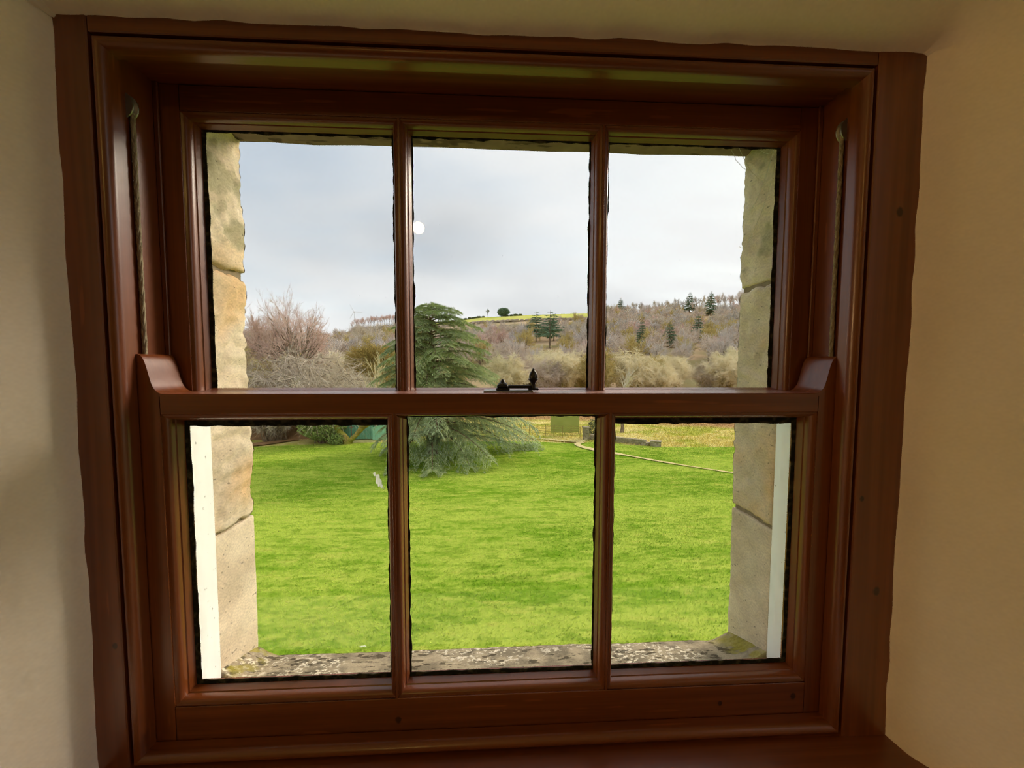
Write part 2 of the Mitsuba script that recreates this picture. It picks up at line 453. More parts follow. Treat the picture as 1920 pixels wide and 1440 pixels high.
k = thing('wall_front', 'cream plastered room wall that holds the window', None, kind='structure')
whole(k, wall_with_hole(RX0, RX1, RZ0, RZ1, XL - 0.33, XR + 0.30, ZB - 0.070, ZT + 0.28, -0.37, -0.355), 'plaster')
k = thing('wall_outside', 'stone outer face of the house around the window', None, kind='structure')
whole(k, wall_with_hole(-8, 8, 0.0, 9.2, OXL - 0.13, OXR + 0.13, OZB - 0.12, OZT + 0.13, 0.13, 0.235), 'house_stone')
for nm, b, lab in (('wall_left', (RX0 - 0.1, RX0, RY0, -0.355, RZ0, RZ1), 'cream plastered wall on the left of the room'),
                   ('wall_back', (RX0 - 0.1, RX1 + 0.1, RY0 - 0.1, RY0, RZ0, RZ1), 'cream plastered wall behind the viewer')):
    whole(thing(nm, lab, None, kind='structure'), box(*b), 'plaster')
k = thing('wall_right', 'cream plastered wall on the right of the room with another window opening', None, kind='structure')
SW = (-1.19, -0.41, Z - 1.20, Z + 1.40)       # the room's other window, out of view, whose daylight falls on the left reveal
whole(k, join([box(RX1, RX1 + 0.1, RY0, SW[0], RZ0, RZ1), box(RX1, RX1 + 0.1, SW[1], -0.355, RZ0, RZ1), box(RX1, RX1 + 0.1, SW[0], SW[1], RZ0, SW[2]), box(RX1, RX1 + 0.1, SW[0], SW[1], SW[3], RZ1)]), 'plaster')
whole(thing('ceiling', 'cream plastered ceiling of the room', None, kind='structure'), box(RX0 - 0.1, RX1 + 0.1, RY0 - 0.1, -0.355, RZ1, RZ1 + 0.1), 'plaster')
whole(thing('floor', 'brown boarded floor of the room', None, kind='structure'), box(RX0 - 0.1, RX1 + 0.1, RY0 - 0.1, -0.355, RZ0 - 0.1, RZ0), 'floor_boards')
whole(thing('wall_core', 'masonry closing the wall thickness around the window opening', None, kind='structure'),
      join([box(-8, -0.80, -0.354, 0.129, 4.5, 9.2), box(0.82, 8, -0.354, 0.129, 4.5, 9.2), box(-0.80, 0.82, -0.354, 0.129, Z + 0.665, 9.2), box(-0.80, 0.82, -0.354, 0.129, 4.5, Z - 0.63)]), 'house_stone')
whole(thing('wall_apron', 'cream plastered wall base under the window board', None, kind='structure'), box(-0.80, 0.82, -0.3725, -0.0006, Z - 0.629, ZB - 0.060, 0.006), 'plaster')

# ================================================================== WINDOW FRAME (box frame, linings and beads)
window = thing('window_1', 'dark varnished pine box frame of the sash window with its beads and linings', None, kind='structure')
JL, JR, HT, SB = -0.4195, 0.4440, Z + 0.3435, Z - 0.4755     # inner faces of the pulley stiles, head and frame sill
GL, GR, GT, GB = -0.4245, 0.4465, Z + 0.3435, Z - 0.4790     # outer edge of the staff bead
bead_rect = (GL, GR, GB, GT)
bead_prof = [(0.0, -0.0012), (0.0, -0.0190), (0.0010, -0.0205), (0.0030, -0.0212)] + [(0.0030 + 0.0075 * math.sin(t), -0.0112 - 0.0100 * math.cos(t)) for t in np.linspace(0.12, math.pi / 2, 9)] + [(0.0105, -0.0012)]
for s, w in (('L', 'wood_upright'), ('R', 'wood_upright'), ('T', 'wood_level'), ('B', 'wood_level')):
    part(window, 'staff_bead', strip(bead_rect, s, bead_prof), w, smooth=35)
part(window, 'inner_lining', box(XL - 0.02, GL - 0.0045, -0.0205, 0.0, ZB - 0.03, ZT + 0.02, 0.0012), 'wood_upright')
part(window, 'inner_lining', box(GR + 0.0045, XR + 0.02, -0.0205, 0.0, ZB - 0.03, ZT + 0.02, 0.0012), 'wood_upright')
part(window, 'inner_lining', box(GL - 0.0043, GR + 0.0043, -0.0200, 0.0, GT + 0.004, ZT + 0.02, 0.0012), 'wood_level')
part(window, 'pulley_stile', box(JL - 0.018, JL, 0.0002, 0.0497, SB - 0.02, HT + 0.02), 'wood_upright')
part(window, 'pulley_stile', box(JR, JR + 0.018, 0.0002, 0.0497, SB - 0.02, HT + 0.02), 'wood_upright')
part(window, 'outer_stile', box(JL - 0.018, JL, 0.0500, 0.0962, SB - 0.02, HT + 0.02), 'white_paint', label='white painted outer face of the box frame')
part(window, 'outer_stile', box(JR, JR + 0.018, 0.0500, 0.0962, SB - 0.02, HT + 0.02), 'white_paint', label='white painted outer face of the box frame')
part(window, 'head', box(JL - 0.018, JR + 0.018, 0.0002, 0.128, HT, HT + 0.02), 'wood_level')
part(window, 'frame_sill', clean(trimesh.creation.extrude_polygon(sg.Polygon([(0.0002, SB - 0.06), (0.128, SB - 0.06), (0.128, SB - 0.034), (0.046, SB - 0.002), (0.0002, SB)]), JR - JL + 0.036).apply_transform(
    np.array([[0, 0, 1, JL - 0.018], [1, 0, 0, 0], [0, 1, 0, 0], [0, 0, 0, 1.0]]))), 'wood_level')
for x0, x1 in ((JL, JL + 0.006), (JR - 0.006, JR)):
    part(window, 'parting_bead', box(x0, x1, 0.0462, 0.0492, SB, HT, 0.0008), 'wood_upright')
part(window, 'outer_lining', box(OXL - 0.06, OXL, 0.0965, 0.1285, SB - 0.02, HT + 0.02, 0.002), 'white_paint', label='white painted outer lining beside the stone')
part(window, 'outer_lining', box(OXR, OXR + 0.06, 0.0965, 0.1285, SB - 0.02, HT + 0.02, 0.002), 'white_paint', label='white painted outer lining beside the stone')
for sx, x in ((1, JL), (-1, JR)):        # cord pulleys near the head
    m = lathe([(0.0, -0.004), (0.016, -0.004), (0.016, -0.0025), (0.0125, 0.0), (0.016, 0.0025), (0.016, 0.004), (0.0, 0.004)], 20)
    m.apply_transform(trimesh.transformations.rotation_matrix(math.pi / 2, (1, 0, 0)))
    m.apply_translation((x - sx * 0.008, 0.014, Z + 0.292))
    part(window, 'cord_pulley', clean(m), 'worn_steel', smooth=40, label='small worn steel pulley wheel')

# window board under the frame
k = thing('window_board', 'brown wooden window board below the sash window, running into the right plaster wall', 'window board')
bx = sg.Polygon([(-0.0005, ZB - 0.028), (-0.118, ZB - 0.028), (-0.124, ZB - 0.022)] + [(-0.117 - 0.011 * math.cos(t), ZB - 0.011 + 0.011 * math.sin(t)) for t in np.linspace(-0.6, 1.4, 7)] + [(-0.114, ZB), (-0.0005, ZB)])
whole(k, clean(trimesh.creation.extrude_polygon(bx, 1.02).apply_transform(np.array([[0, 0, 1, XL - 0.025], [1, 0, 0, 0], [0, 1, 0, 0], [0, 0, 0, 1.0]]))), 'wood_level', smooth=35)

# ================================================================== SASHES
MXL, MXR = -0.391, 0.4155          # outer arris of the glazing moulding on the stiles
BARS = (-0.1215, 0.1468)
MOULD = [(0.0, 0.0), (0.0, 0.0018), (0.0014, 0.0022)] + [(0.0014 + 0.0052 * math.sin(t), 0.0022 + 0.0085 * (1 - math.cos(t))) for t in np.linspace(0.25, math.pi / 2, 6)] + \
        [(0.0066, 0.0125), (0.0078, 0.0135), (0.0100, 0.0222), (0.0, 0.0222)]


def sash(label, y0, z_stile0, z_stile1, rail_top, rail_bot, z_top_mould, z_bot_mould, horns, names, putty_top, dep=0.0445):
    """rail_top / rail_bot: (z0, z1) of the two rails; mouldings run round each of the three panes"""
    t = thing('window_sash', label, 'window sash')
    sx0, sx1 = JL + 0.001, JR - 0.001
    for side in (0, 1):
        if horns:
            hx = [(0.000, Z + 0.0080), (0.0045, Z + 0.0075), (0.0105, Z + 0.0040), (0.0150, Z - 0.0080), (0.0185, Z - 0.0230), (0.0225, Z - 0.0335), (0.0285, Z - 0.0385), (0.0330, rail_top[1])]
            hx = np.array(hx)
            u = np.linspace(0, 1, len(hx))
            uu = np.linspace(0, 1, 28)
            cs = np.stack([CubicSpline(u, hx[:, 0])(uu), CubicSpline(u, hx[:, 1])(uu)], 1)
            w = MXL - sx0
            poly = [(0, z_stile0)] + [tuple(q) for q in cs] + [(0.0330, rail_top[1] - 0.003), (w, rail_top[1] - 0.003), (w, z_stile0)]
        else:
            w = MXL - sx0
            poly = [(0, z_stile0), (0, z_stile1), (w, z_stile1), (w, z_stile0)]
        poly = np.array(poly)
        poly[:, 0] = sx0 + poly[:, 0] if side == 0 else sx1 - poly[:, 0]
        m = trimesh.creation.extrude_polygon(sg.Polygon(poly), dep)
        m.apply_transform(np.array([[1, 0, 0, 0], [0, 0, 1, y0], [0, 1, 0, 0], [0, 0, 0, 1.0]]))
        part(t, 'stile', clean(m), 'wood_upright', smooth=30, label='side stile with a curved horn on top' if horns else None)
    part(t, names[0], box(MXL, MXR, y0, y0 + dep, rail_top[0], rail_top[1], 0.0008), 'wood_level')
    part(t, names[1], box(MXL, MXR, y0, y0 + dep, rail_bot[0], rail_bot[1], 0.0008), 'wood_level')
    xs = [MXL, BARS[0], BARS[1], MXR]
    for c in BARS:
        part(t, 'glazing_bar', join([box(c - 0.0018, c + 0.0018, y0 + 0.0003, y0 + dep - 0.002, z_bot_mould - 0.001, z_top_mould + 0.001, 0.0006), box(c - 0.0098, c + 0.0098, y0 + 0.0215, y0 + 0.0235, z_bot_mould, z_top_mould)]), 'wood_upright')
    rng = np.random.default_rng(int(abs(y0) * 1e4) + 3)
    for i in range(3):
        rect = (xs[i] + (0.0018 if i > 0 else 0), xs[i + 1] - (0.0018 if i < 2 else 0), z_bot_mould, z_top_mould)
        glass = box(rect[0] + 0.004, rect[1] - 0.004, y0 + 0.0218, y0 + 0.0222, rect[2] + 0.004, rect[3] - 0.004)
        gx0, gx1, gz0, gz1, gy = rect[0] + 0.003, rect[1] - 0.003, rect[2] + 0.003, rect[3] - 0.003, y0 + 0.0235
        pane = part(t, 'pane', (np.array([(gx0, gy, gz0), (gx1, gy, gz0), (gx1, gy, gz1), (gx0, gy, gz1)]), np.array([(0, 1, 2), (0, 2, 3)])), 'glass')
        for s, wd in (('L', 'wood_upright'), ('R', 'wood_upright'), ('T', 'wood_level'), ('B', 'wood_level')):
            if names[0] == 'meeting_rail' and s == 'T' and i == 1:
                pr = [(q[0] * 0.55, q[1] + y0) for q in MOULD]
            else:
                pr = [(q[0], q[1] + y0) for q in MOULD]
            part(pane, 'moulding', strip(rect, s, pr), wd, smooth=35)
        # weathered black putty line around the glass, ragged inner edge
        wl, wr, wt, wb = [0.0152 if i == 0 else 0.0118, 0.0148 if i == 2 else 0.0118, putty_top[i], 0.0148 if horns else 0.0085]
        outer = np.array([(rect[0] + 0.002, rect[2] + 0.002), (rect[1] - 0.002, rect[2] + 0.002), (rect[1] - 0.002, rect[3] - 0.002), (rect[0] + 0.002, rect[3] - 0.002)])
        inner = np.array([(rect[0] + wl, rect[2] + wb), (rect[1] - wr, rect[2] + wb), (rect[1] - wr, rect[3] - wt), (rect[0] + wl, rect[3] - wt)])
        N = 90
        tt = np.linspace(0, 4, 4 * N, endpoint=False)
        a = tt.astype(int)
        fr = (tt - a)[:, None]
        po = outer[a] * (1 - fr) + outer[(a + 1) % 4] * fr
        pi = inner[a] * (1 - fr) + inner[(a + 1) % 4] * fr
        wob = meshkit.fbm(np.stack([pi[:, 0] * 70, pi[:, 1] * 70, np.full(len(pi), i + y0 * 100)], 1), 4, seed=4) - 0.5
        d = np.array([(cxx, czz) for cxx, czz in zip((pi[:, 0] - (rect[0] + rect[1]) / 2), (pi[:, 1] - (rect[2] + rect[3]) / 2))])
        pi = pi + np.sign(d) * (wob * 0.0042)[:, None] * [[1, 1]]
        n4 = len(po)
        V = np.vstack([np.c_[po[:, 0], np.full(n4, gy - 0.0012), po[:, 1]], np.c_[pi[:, 0], np.full(n4, gy - 0.0004), pi[:, 1]],
                       np.c_[pi[:, 0], np.full(n4, gy + 0.0012), pi[:, 1]], np.c_[po[:, 0], np.full(n4, gy + 0.016), po[:, 1]]])
        ii = np.arange(n4)
        jj = (ii + 1) % n4
        F = []
        for lv in range(3):
            F += [np.stack([lv * n4 + ii, lv * n4 + jj, (lv + 1) * n4 + jj], 1), np.stack([lv * n4 + ii, (lv + 1) * n4 + jj, (lv + 1) * n4 + ii], 1)]
        part(pane, 'putty', (V, np.vstack(F)), two_putty, label='weathered black putty edge')
        # specks of dirt stuck on the glass
        ms = []
        for _ in range(34 if y0 > 0.03 else 16):
            x, z, r = rng.uniform(rect[0] + 0.02, rect[1] - 0.02), rng.uniform(rect[2] + 0.02, rect[3] - 0.02), rng.uniform(0.00025, 0.0008)
            m = trimesh.creation.icosphere(1, 1.0)
            m.apply_scale((r * rng.uniform(0.6, 1.6), 0.0003, r * rng.uniform(0.6, 2.2)))
            m.apply_transform(trimesh.transformations.rotation_matrix(rng.uniform(0, 3), (0, 1, 0)))
            m.apply_translation((x, gy + 0.0004, z))
            ms.append(m)
        if y0 > 0.03 and i == 1:      # two dried drip trails
            for (xx, za, zb_) in ((-0.0885, 0.262, 0.205), (-0.0895, 0.19, 0.14), (-0.079, 0.288, 0.22)):
                z = za
                while z > zb_:
                    m = trimesh.creation.icosphere(1, 1.0)
                    m.apply_scale((0.0005 * rng.uniform(0.5, 1.4), 0.0003, 0.0016 * rng.uniform(0.4, 1.6)))
                    m.apply_translation((xx + rng.normal() * 0.0006, gy + 0.0004, Z + z))
                    ms.append(m)
                    z -= rng.uniform(0.003, 0.008)
        part(pane, 'dirt', join(ms), 'old_putty', kind='stuff', label='small specks of dirt on the glass')
    return t


two_putty = 'old_putty'
lower = sash('lower window sash of dark pine with curved horns and the iron fastener on top', 0.0, SB + 0.001, Z - 0.03, (Z - 0.0638, Z - 0.0393), (SB + 0.001, Z - 0.4262), Z - 0.0638, Z - 0.4262, True,
             ('meeting_rail', 'bottom_rail'), (0.0175, 0.0075, 0.0175))
upper = sash('upper window sash of dark pine filled with sky, set behind the lower one', 0.0500, Z - 0.0745, HT - 0.0008, (Z + 0.3116, HT - 0.0008), (Z - 0.0745, Z - 0.0395), Z + 0.3116, Z - 0.0470, False,
             ('top_rail', 'meeting_rail'), (0.0125, 0.0120, 0.0118))

# sash cords
for x, yy, lab in ((JL + 0.0035, 0.014, 'frayed pale sash cord running down the left pulley stile'), (JR - 0.0035, 0.013, 'pale sash cord running down the right pulley stile')):
    zz = np.linspace(Z - 0.0, Z + 0.285, 26)
    rng = np.random.default_rng(3)
    strands = []
    for ph in (0, 2.1, 4.2):
        a = ph + (zz - zz[0]) * 220
        a = ph + np.arange(len(zz)) * 1.3
        strands.append(tube(np.stack([x + 0.0011 * np.cos(a), yy + 0.0011 * np.sin(a), zz], 1), 0.0017, 6))
    part(window, 'sash_cord', merge(*strands), 'cord_cotton', smooth=60, label=lab)

# sash fastener
k = thing('sash_fastener', 'black iron sash fastener with acorn knob on the meeting rail', 'window latch')
zt = Z - 0.0393
part(k, 'base_plate', box(-0.0117, 0.0510, 0.012, 0.044, zt, zt + 0.0022, 0.0007), 'worn_steel', label='worn flat base plate')
part(k, 'housing', join([box(0.0040, 0.0215, 0.020, 0.038, zt + 0.0022, zt + 0.0052, 0.0010), box(0.0052, 0.0200, 0.021, 0.037, zt + 0.0050, zt + 0.0094, 0.0016)]), 'black_iron')
m = lathe([(0.0, 0), (0.0062, 0.0), (0.0058, 0.0016), (0.0035, 0.0030), (0.0026, 0.0052), (0.0012, 0.0068), (0.0, 0.0073)], 18)
m.apply_translation((0.0127, 0.029, zt + 0.0092))
part(k, 'pivot_cap', clean(m), 'black_iron', smooth=40)
part(k, 'lever', join([box(0.018, 0.0500, 0.0255, 0.0325, zt + 0.0046, zt + 0.0086, 0.0010), box(0.0455, 0.0590, 0.0235, 0.0345, zt + 0.0022, zt + 0.0050, 0.0009)]), 'black_iron')
m = lathe([(0.0, 0.0), (0.0034, 0.0), (0.0030, 0.0012), (0.0025, 0.0040), (0.0029, 0.0068), (0.0050, 0.0098), (0.0066, 0.0112), (0.0068, 0.0122), (0.0056, 0.0128), (0.0058, 0.0142), (0.0054, 0.0172), (0.0040, 0.0206),
           (0.0022, 0.0228), (0.0017, 0.0236), (0.0018, 0.0245), (0.0008, 0.0255), (0.0, 0.0258)], 22)
m.apply_translation((0.0524, 0.029, zt + 0.0046))
part(k, 'acorn_knob', clean(m), 'black_iron', smooth=40)

# crumbs of dead flies and dirt on the meeting rail
k = thing('dead_fly', 'dark dead fly lying on the meeting rail below the left upper glazing bar', 'insect')
m = trimesh.creation.icosphere(2, 0.0028)
m.apply_scale((1.5, 0.8, 0.75))
m.apply_translation((BARS[0] + 0.002, 0.062, zt + 0.0019))
whole(k, m, 'black_iron', smooth=True)

# bird dropping on the outside of the lower left pane
k = thing('bird_dropping', 'white splash of bird dropping dried on the lower left pane', 'stain')
rng = np.random.default_rng(17)
ms = []
for i in range(26):
    t = i / 25
    m = trimesh.creation.icosphere(1, 1.0)
    r = rng.uniform(0.0007, 0.0019) * (0.6 + 0.8 * math.sin(math.pi * t))
    m.apply_scale((r, 0.0004, r * 1.5))
    m.apply_translation((-0.1515 + 0.010 * t + rng.normal() * 0.0011, 0.0245, Z - 0.143 - 0.020 * t))
    ms.append(m)
whole(k, join(ms), 'white_matter', smooth=True)


# ================================================================== STONE SURROUND OUTSIDE
def rough_block(x0, x1, y0, y1, z0, z1, amp, seed, step=0.006, face='x'):
    """a stone block with a hewn face: a subdivided box displaced by noise"""
    nx, ny, nz = (max(2, int(round((b - a) / step))) for a, b in ((x0, x1), (y0, y1), (z0, z1)))
    vs, fs, o = [], [], 0

    def grid(a, b, fn):
        nonlocal o
        A, B = np.meshgrid(np.linspace(0, 1, a + 1), np.linspace(0, 1, b + 1), indexing='ij')
        P = fn(A.ravel(), B.ravel())
        i, j = np.meshgrid(np.arange(a), np.arange(b), indexing='ij')
        q = np.stack([i * (b + 1) + j, (i + 1) * (b + 1) + j, (i + 1) * (b + 1) + j + 1, i * (b + 1) + j + 1], -1).reshape(-1, 4) + o
        vs.append(P)
        fs.append(np.vstack([q[:, [0, 1, 2]], q[:, [0, 2, 3]]]))
        o += len(P)
    L = lambda a, b, t: a + (b - a) * t  # noqa: E731
    for x in (x0, x1):
        grid(ny, nz, lambda A, B: np.stack([np.full(len(A), x), L(y0, y1, A), L(z0, z1, B)], 1))
    for y in (y0, y1):
        grid(min(nx, 14), nz, lambda A, B: np.stack([L(x0, x1, A), np.full(len(A), y), L(z0, z1, B)], 1))
    for z in (z0, z1):
        grid(min(nx, 14), ny, lambda A, B: np.stack([L(x0, x1, A), L(y0, y1, B), np.full(len(A), z)], 1))
    v, f = np.vstack(vs), np.vstack(fs)
    # round the arrises a little, then displace
    c, h = np.array([(x0 + x1) / 2, (y0 + y1) / 2, (z0 + z1) / 2]), np.array([(x1 - x0) / 2, (y1 - y0) / 2, (z1 - z0) / 2])
    q = np.clip(v - c, -(h - 0.006), h - 0.006)
    d = (v - c) - q
    l = np.linalg.norm(d, axis=1, keepdims=True)
    v = c + q + d / np.maximum(l, 1e-9) * np.minimum(l, 0.006)
    n1 = meshkit.fbm(v * 75, 4, seed=seed) - 0.5
    n2 = meshkit.fbm(v * [16, 16, 11], 3, seed=seed + 5) - 0.5
    nd = d / np.maximum(l, 1e-9)
    v = v + nd * ((n1 * amp * 1.4 + n2 * amp * 1.1))[:, None]
    return clean((v, f))


for side, (x0, x1), lab in (('left', (OXL - 0.135, OXL - 0.007), 'hewn yellow sandstone jamb outside the window on the left, stacked blocks'), ('right', (OXR + 0.001, OXR + 0.13), 'grey brown sandstone jamb outside the window on the right, stacked blocks')):
    k = thing('stone_jamb', lab, 'stone jamb')
    js = (Z - 0.56, Z - 0.2745, Z + 0.150, Z + 0.42) if side == 'left' else (Z - 0.56, Z - 0.275, Z + 0.131, Z + 0.42)
    amps = (0.0022, 0.0115, 0.0105) if side == 'left' else (0.003, 0.0075, 0.0075)
    for i in range(3):
        gap = 0.002 if i == 0 else (0.003 if side == 'right' else 0.0015)
        top = js[i + 1] - (0.010 if (side == 'left' and i == 1) else 0.0015)
        part(k, 'block', rough_block(x0, x1, 0.1295, 0.237, js[i] + gap, top, amps[i], 20 + i + (7 if side == 'right' else 0)), ('sandstone', 'sandstone_ochre', 'sandstone_lichened')[i], smooth=40)
    xf = (x0 + 0.02, x1 - 0.006) if side == 'left' else (x0 + 0.005, x1 - 0.02)
    part(k, 'mortar', join([box(xf[0], xf[1], 0.135, 0.231, z - 0.013, z + 0.006) for z in js[1:3]]), 'lime_mortar', label='recessed mortar joint')
k = thing('stone_lintel', 'dark weathered stone lintel across the top of the window outside', 'stone lintel')
whole(k, rough_block(OXL - 0.13, OXR + 0.13, 0.1296, 0.240, OZT + 0.002, OZT + 0.125, 0.006, 41), 'lintel_stone', smooth=40)


def sill_mesh():
    xs = np.linspace(OXL - 0.04, OXR + 0.04, 170)
    prof = [(0.1285, -0.60), (0.1285, -0.502), (0.14, -0.5055), (0.165, -0.515), (0.19, -0.525), (0.212, -0.5335), (0.224, -0.5380), (0.232, -0.5425), (0.237, -0.552), (0.238, -0.60)]
    # denser profile
    p = np.array(prof)
    s = np.r_[0, np.cumsum(np.linalg.norm(np.diff(p, axis=0), axis=1))]
    u = np.linspace(0, s[-1], 60)
    p = np.stack([np.interp(u, s, p[:, 0]), np.interp(u, s, p[:, 1])], 1)
    V = np.zeros((len(xs), len(p), 3))
    for i, x in enumerate(xs):
        e = min(x - (OXL - 0.006), (OXR + 0.003) - x)
        up = 0.017 * (1 - np.clip(e / 0.035, 0, 1)) ** 1.3
        V[i, :, 0], V[i, :, 1] = x, p[:, 0]
        V[i, :, 2] = Z + p[:, 1] + up * (p[:, 1] > -0.56)
    v = V.reshape(-1, 3)
    n = (meshkit.fbm(v * 60, 4, seed=6) - 0.5) * 0.004 + (meshkit.fbm(v * [9, 18, 9], 3, seed=9) - 0.5) * 0.006
    v[:, 2] += n * (v[:, 2] > Z - 0.57)
    m = len(p)
    i, j = np.meshgrid(np.arange(len(xs) - 1), np.arange(m - 1), indexing='ij')
    q = np.stack([i * m + j, (i + 1) * m + j, (i + 1) * m + j + 1, i * m + j + 1], -1).reshape(-1, 4)
    return v, np.vstack([q[:, [0, 1, 2]], q[:, [0, 2, 3]]])


k = thing('stone_sill', 'grey stone window sill outside, blotched with pale lichen and moss', 'stone sill')
whole(k, sill_mesh(), 'lichened_stone', smooth=40)

# cobwebs in the outer top right corner
k = thing('cobweb', 'thin grey cobweb strands in the top right corner of the stone opening', 'cobweb')
rng = np.random.default_rng(12)
tubes = []
for (a, b) in (((0.392, 0.13, 0.362), (0.447, 0.15, 0.335)), ((0.452, 0.135, 0.345), (0.452, 0.19, 0.23)), ((0.40, 0.17, 0.366), (0.452, 0.17, 0.30)), ((0.445, 0.14, 0.34), (0.448, 0.20, 0.26)), ((0.412, 0.2, 0.366), (0.453, 0.2, 0.335)), ((0.452, 0.19, 0.23), (0.449, 0.225, 0.21))):
    a, b = np.array(a), np.array(b)
    t = np.linspace(0, 1, 9)[:, None]
    q = a + (b - a) * t + np.array([[0, 0, -0.012]]) * (4 * t * (1 - t)) + rng.normal(size=(9, 3)) * 0.0008 * np.sin(np.pi * t)
    q[:, 2] += Z
    tubes.append(tube(q, 0.0004, 4))
whole(k, merge(*tubes), 'cobweb_silk')

# ceiling lamp behind the viewer: its bulb is the yellow spot mirrored in the upper middle pane
k = thing('ceiling_lamp', 'small round lamp hanging from the room ceiling, mirrored as a yellow spot', 'lamp')
lx, ly, lz = -0.526, -2.2, Z + 0.943
m = lathe([(0.0, 0.0), (0.055, 0.0), (0.055, 0.012), (0.02, 0.03), (0.0, 0.03)], 24)
m.apply_transform(trimesh.transformations.rotation_matrix(math.pi, (1, 0, 0)))
m.apply_translation((lx, ly, RZ1))
part(k, 'ceiling_rose', clean(m), 'white_paint', smooth=40)
part(k, 'holder', box(lx - 0.016, lx + 0.016, ly - 0.016, ly + 0.016, lz + 0.034, RZ1 - 0.028, 0.003), 'worn_steel')
m = trimesh.creation.icosphere(3, 0.040)
m.apply_translation((lx, ly, lz))
kk = part(k, 'bulb', m, 'white_paint', smooth=True, label='glowing round bulb')
scene[kk]['emitter'] = {'type': 'area', 'radiance': rgb(*LAMP_RADIANCE)}

# wall lamp on the left room wall, out of view: its warm light falls on the right reveal
k = thing('wall_lamp', 'round glass wall lamp on the left wall of the room', 'lamp')
m = lathe([(0.0, 0.0), (0.06, 0.0), (0.06, 0.010), (0.02, 0.022), (0.0, 0.022)], 24)
m.apply_transform(trimesh.transformations.rotation_matrix(math.pi / 2, (0, 1, 0)))
m.apply_translation((RX0, -0.80, Z + 0.12))
part(k, 'backplate', clean(m), 'worn_steel', smooth=40)
part(k, 'arm', tuple(tube([(RX0 + 0.018, -0.80, Z + 0.12), (RX0 + 0.07, -0.80, Z + 0.12), (RX0 + 0.10, -0.80, Z + 0.135), (RX0 + 0.11, -0.80, Z + 0.162)], 0.008, 8)), 'worn_steel', smooth=60)
m = trimesh.creation.icosphere(3, 0.06)
m.apply_translation((RX0 + 0.11, -0.80, Z + 0.22))
kk = part(k, 'globe', m, 'white_paint', smooth=True, label='glowing frosted globe')
scene[kk]['emitter'] = {'type': 'area', 'radiance': rgb(*WALL_LAMP_RADIANCE)}

# ================================================================== GROUND
EDGE_X = np.array([-60, -30, -18, -12, -3, 2, 6.5, 8.0, 10.5, 12.3, 14, 32, 60.0])
EDGE_Y = np.array([28.5, 29.0, 29.2, 30.4, 30.6, 30.6, 29.6, 30.0, 28.9, 28.2, 27.9, 27.6, 27.5])
RA = np.array([-1.6, -.8, -.63, -.41, -.343, -.25, -.1, -.033, .1, .244, .385, .528, .658, .9, 1.6])
RE = np.array([.09, .08, .072, .060, .082, .094, .100, .110, .118, .123, .128, .134, .142, .15, .15])
RY = np.array([420, 420, 410, 400, 395, 385, 360, 345, 335, 330, 315, 290, 270, 260, 260.])


def terrain(x, y):
    """level garden and field, then a valley side rising to a ridge line (bearing, slope and distance of the ridge are tabulated above)"""
    y = np.maximum(np.asarray(y, float), 1.0)
    a = np.asarray(x, float) / (y + .47)
    yr = np.interp(a, RA, RY)
    zr = EYE + np.interp(a, RA, RE) * (yr + .47)
    t = np.clip((y - 85) / (yr - 85), 0, 1)
    return zr * t ** 1.15 - .05 * np.maximum(y - yr, 0)


def sheet(X, Y, Zz):
    n, m = X.shape
    v = np.stack([X, Y, Zz], -1).reshape(-1, 3)
    i, j = np.meshgrid(np.arange(n - 1), np.arange(m - 1), indexing='ij')
    q = np.stack([i * m + j, (i + 1) * m + j, (i + 1) * m + j + 1, i * m + j + 1], -1).reshape(-1, 4)
    return v, np.vstack([q[:, [0, 1, 2]], q[:, [0, 2, 3]]])


U, V_ = np.meshgrid(np.linspace(-45, 50, 190), np.linspace(0, 1, 60), indexing='ij')
YE = np.interp(U, EDGE_X, EDGE_Y)
Y = 0.24 + (YE - 0.24) * V_
lawn = thing('lawn', 'mown bright green lawn below the window', None, kind='structure')
part(lawn, 'turf', sheet(U, Y, 0.03 * meshkit.fbm(np.stack([U * .3, Y * .3, U * 0], -1), 3) - 0.02), 'lawn_ground', smooth=True)

rng = np.random.default_rng(1)
N = 420000
y = np.sqrt(rng.uniform(6.6 ** 2, 31 ** 2, N))
x = rng.uniform(-0.83, 0.88, N) * y
ok = y < np.interp(x, EDGE_X, EDGE_Y) - rng.uniform(-0.25, 0.3, N)
x, y = x[ok], y[ok]
p0 = np.stack([x, y, np.full(len(x), -0.01)], 1)
lean = rng.normal(size=(len(x), 2)) * 0.028
hh = rng.uniform(0.03, 0.07, len(x))
p1 = p0 + np.c_[lean, hh]
part(lawn, 'grass', spikes_mesh(p0, p1, rng.uniform(0.006, 0.013, len(x)), 2), 'lawn_blades', kind='stuff', label='short mown grass blades')

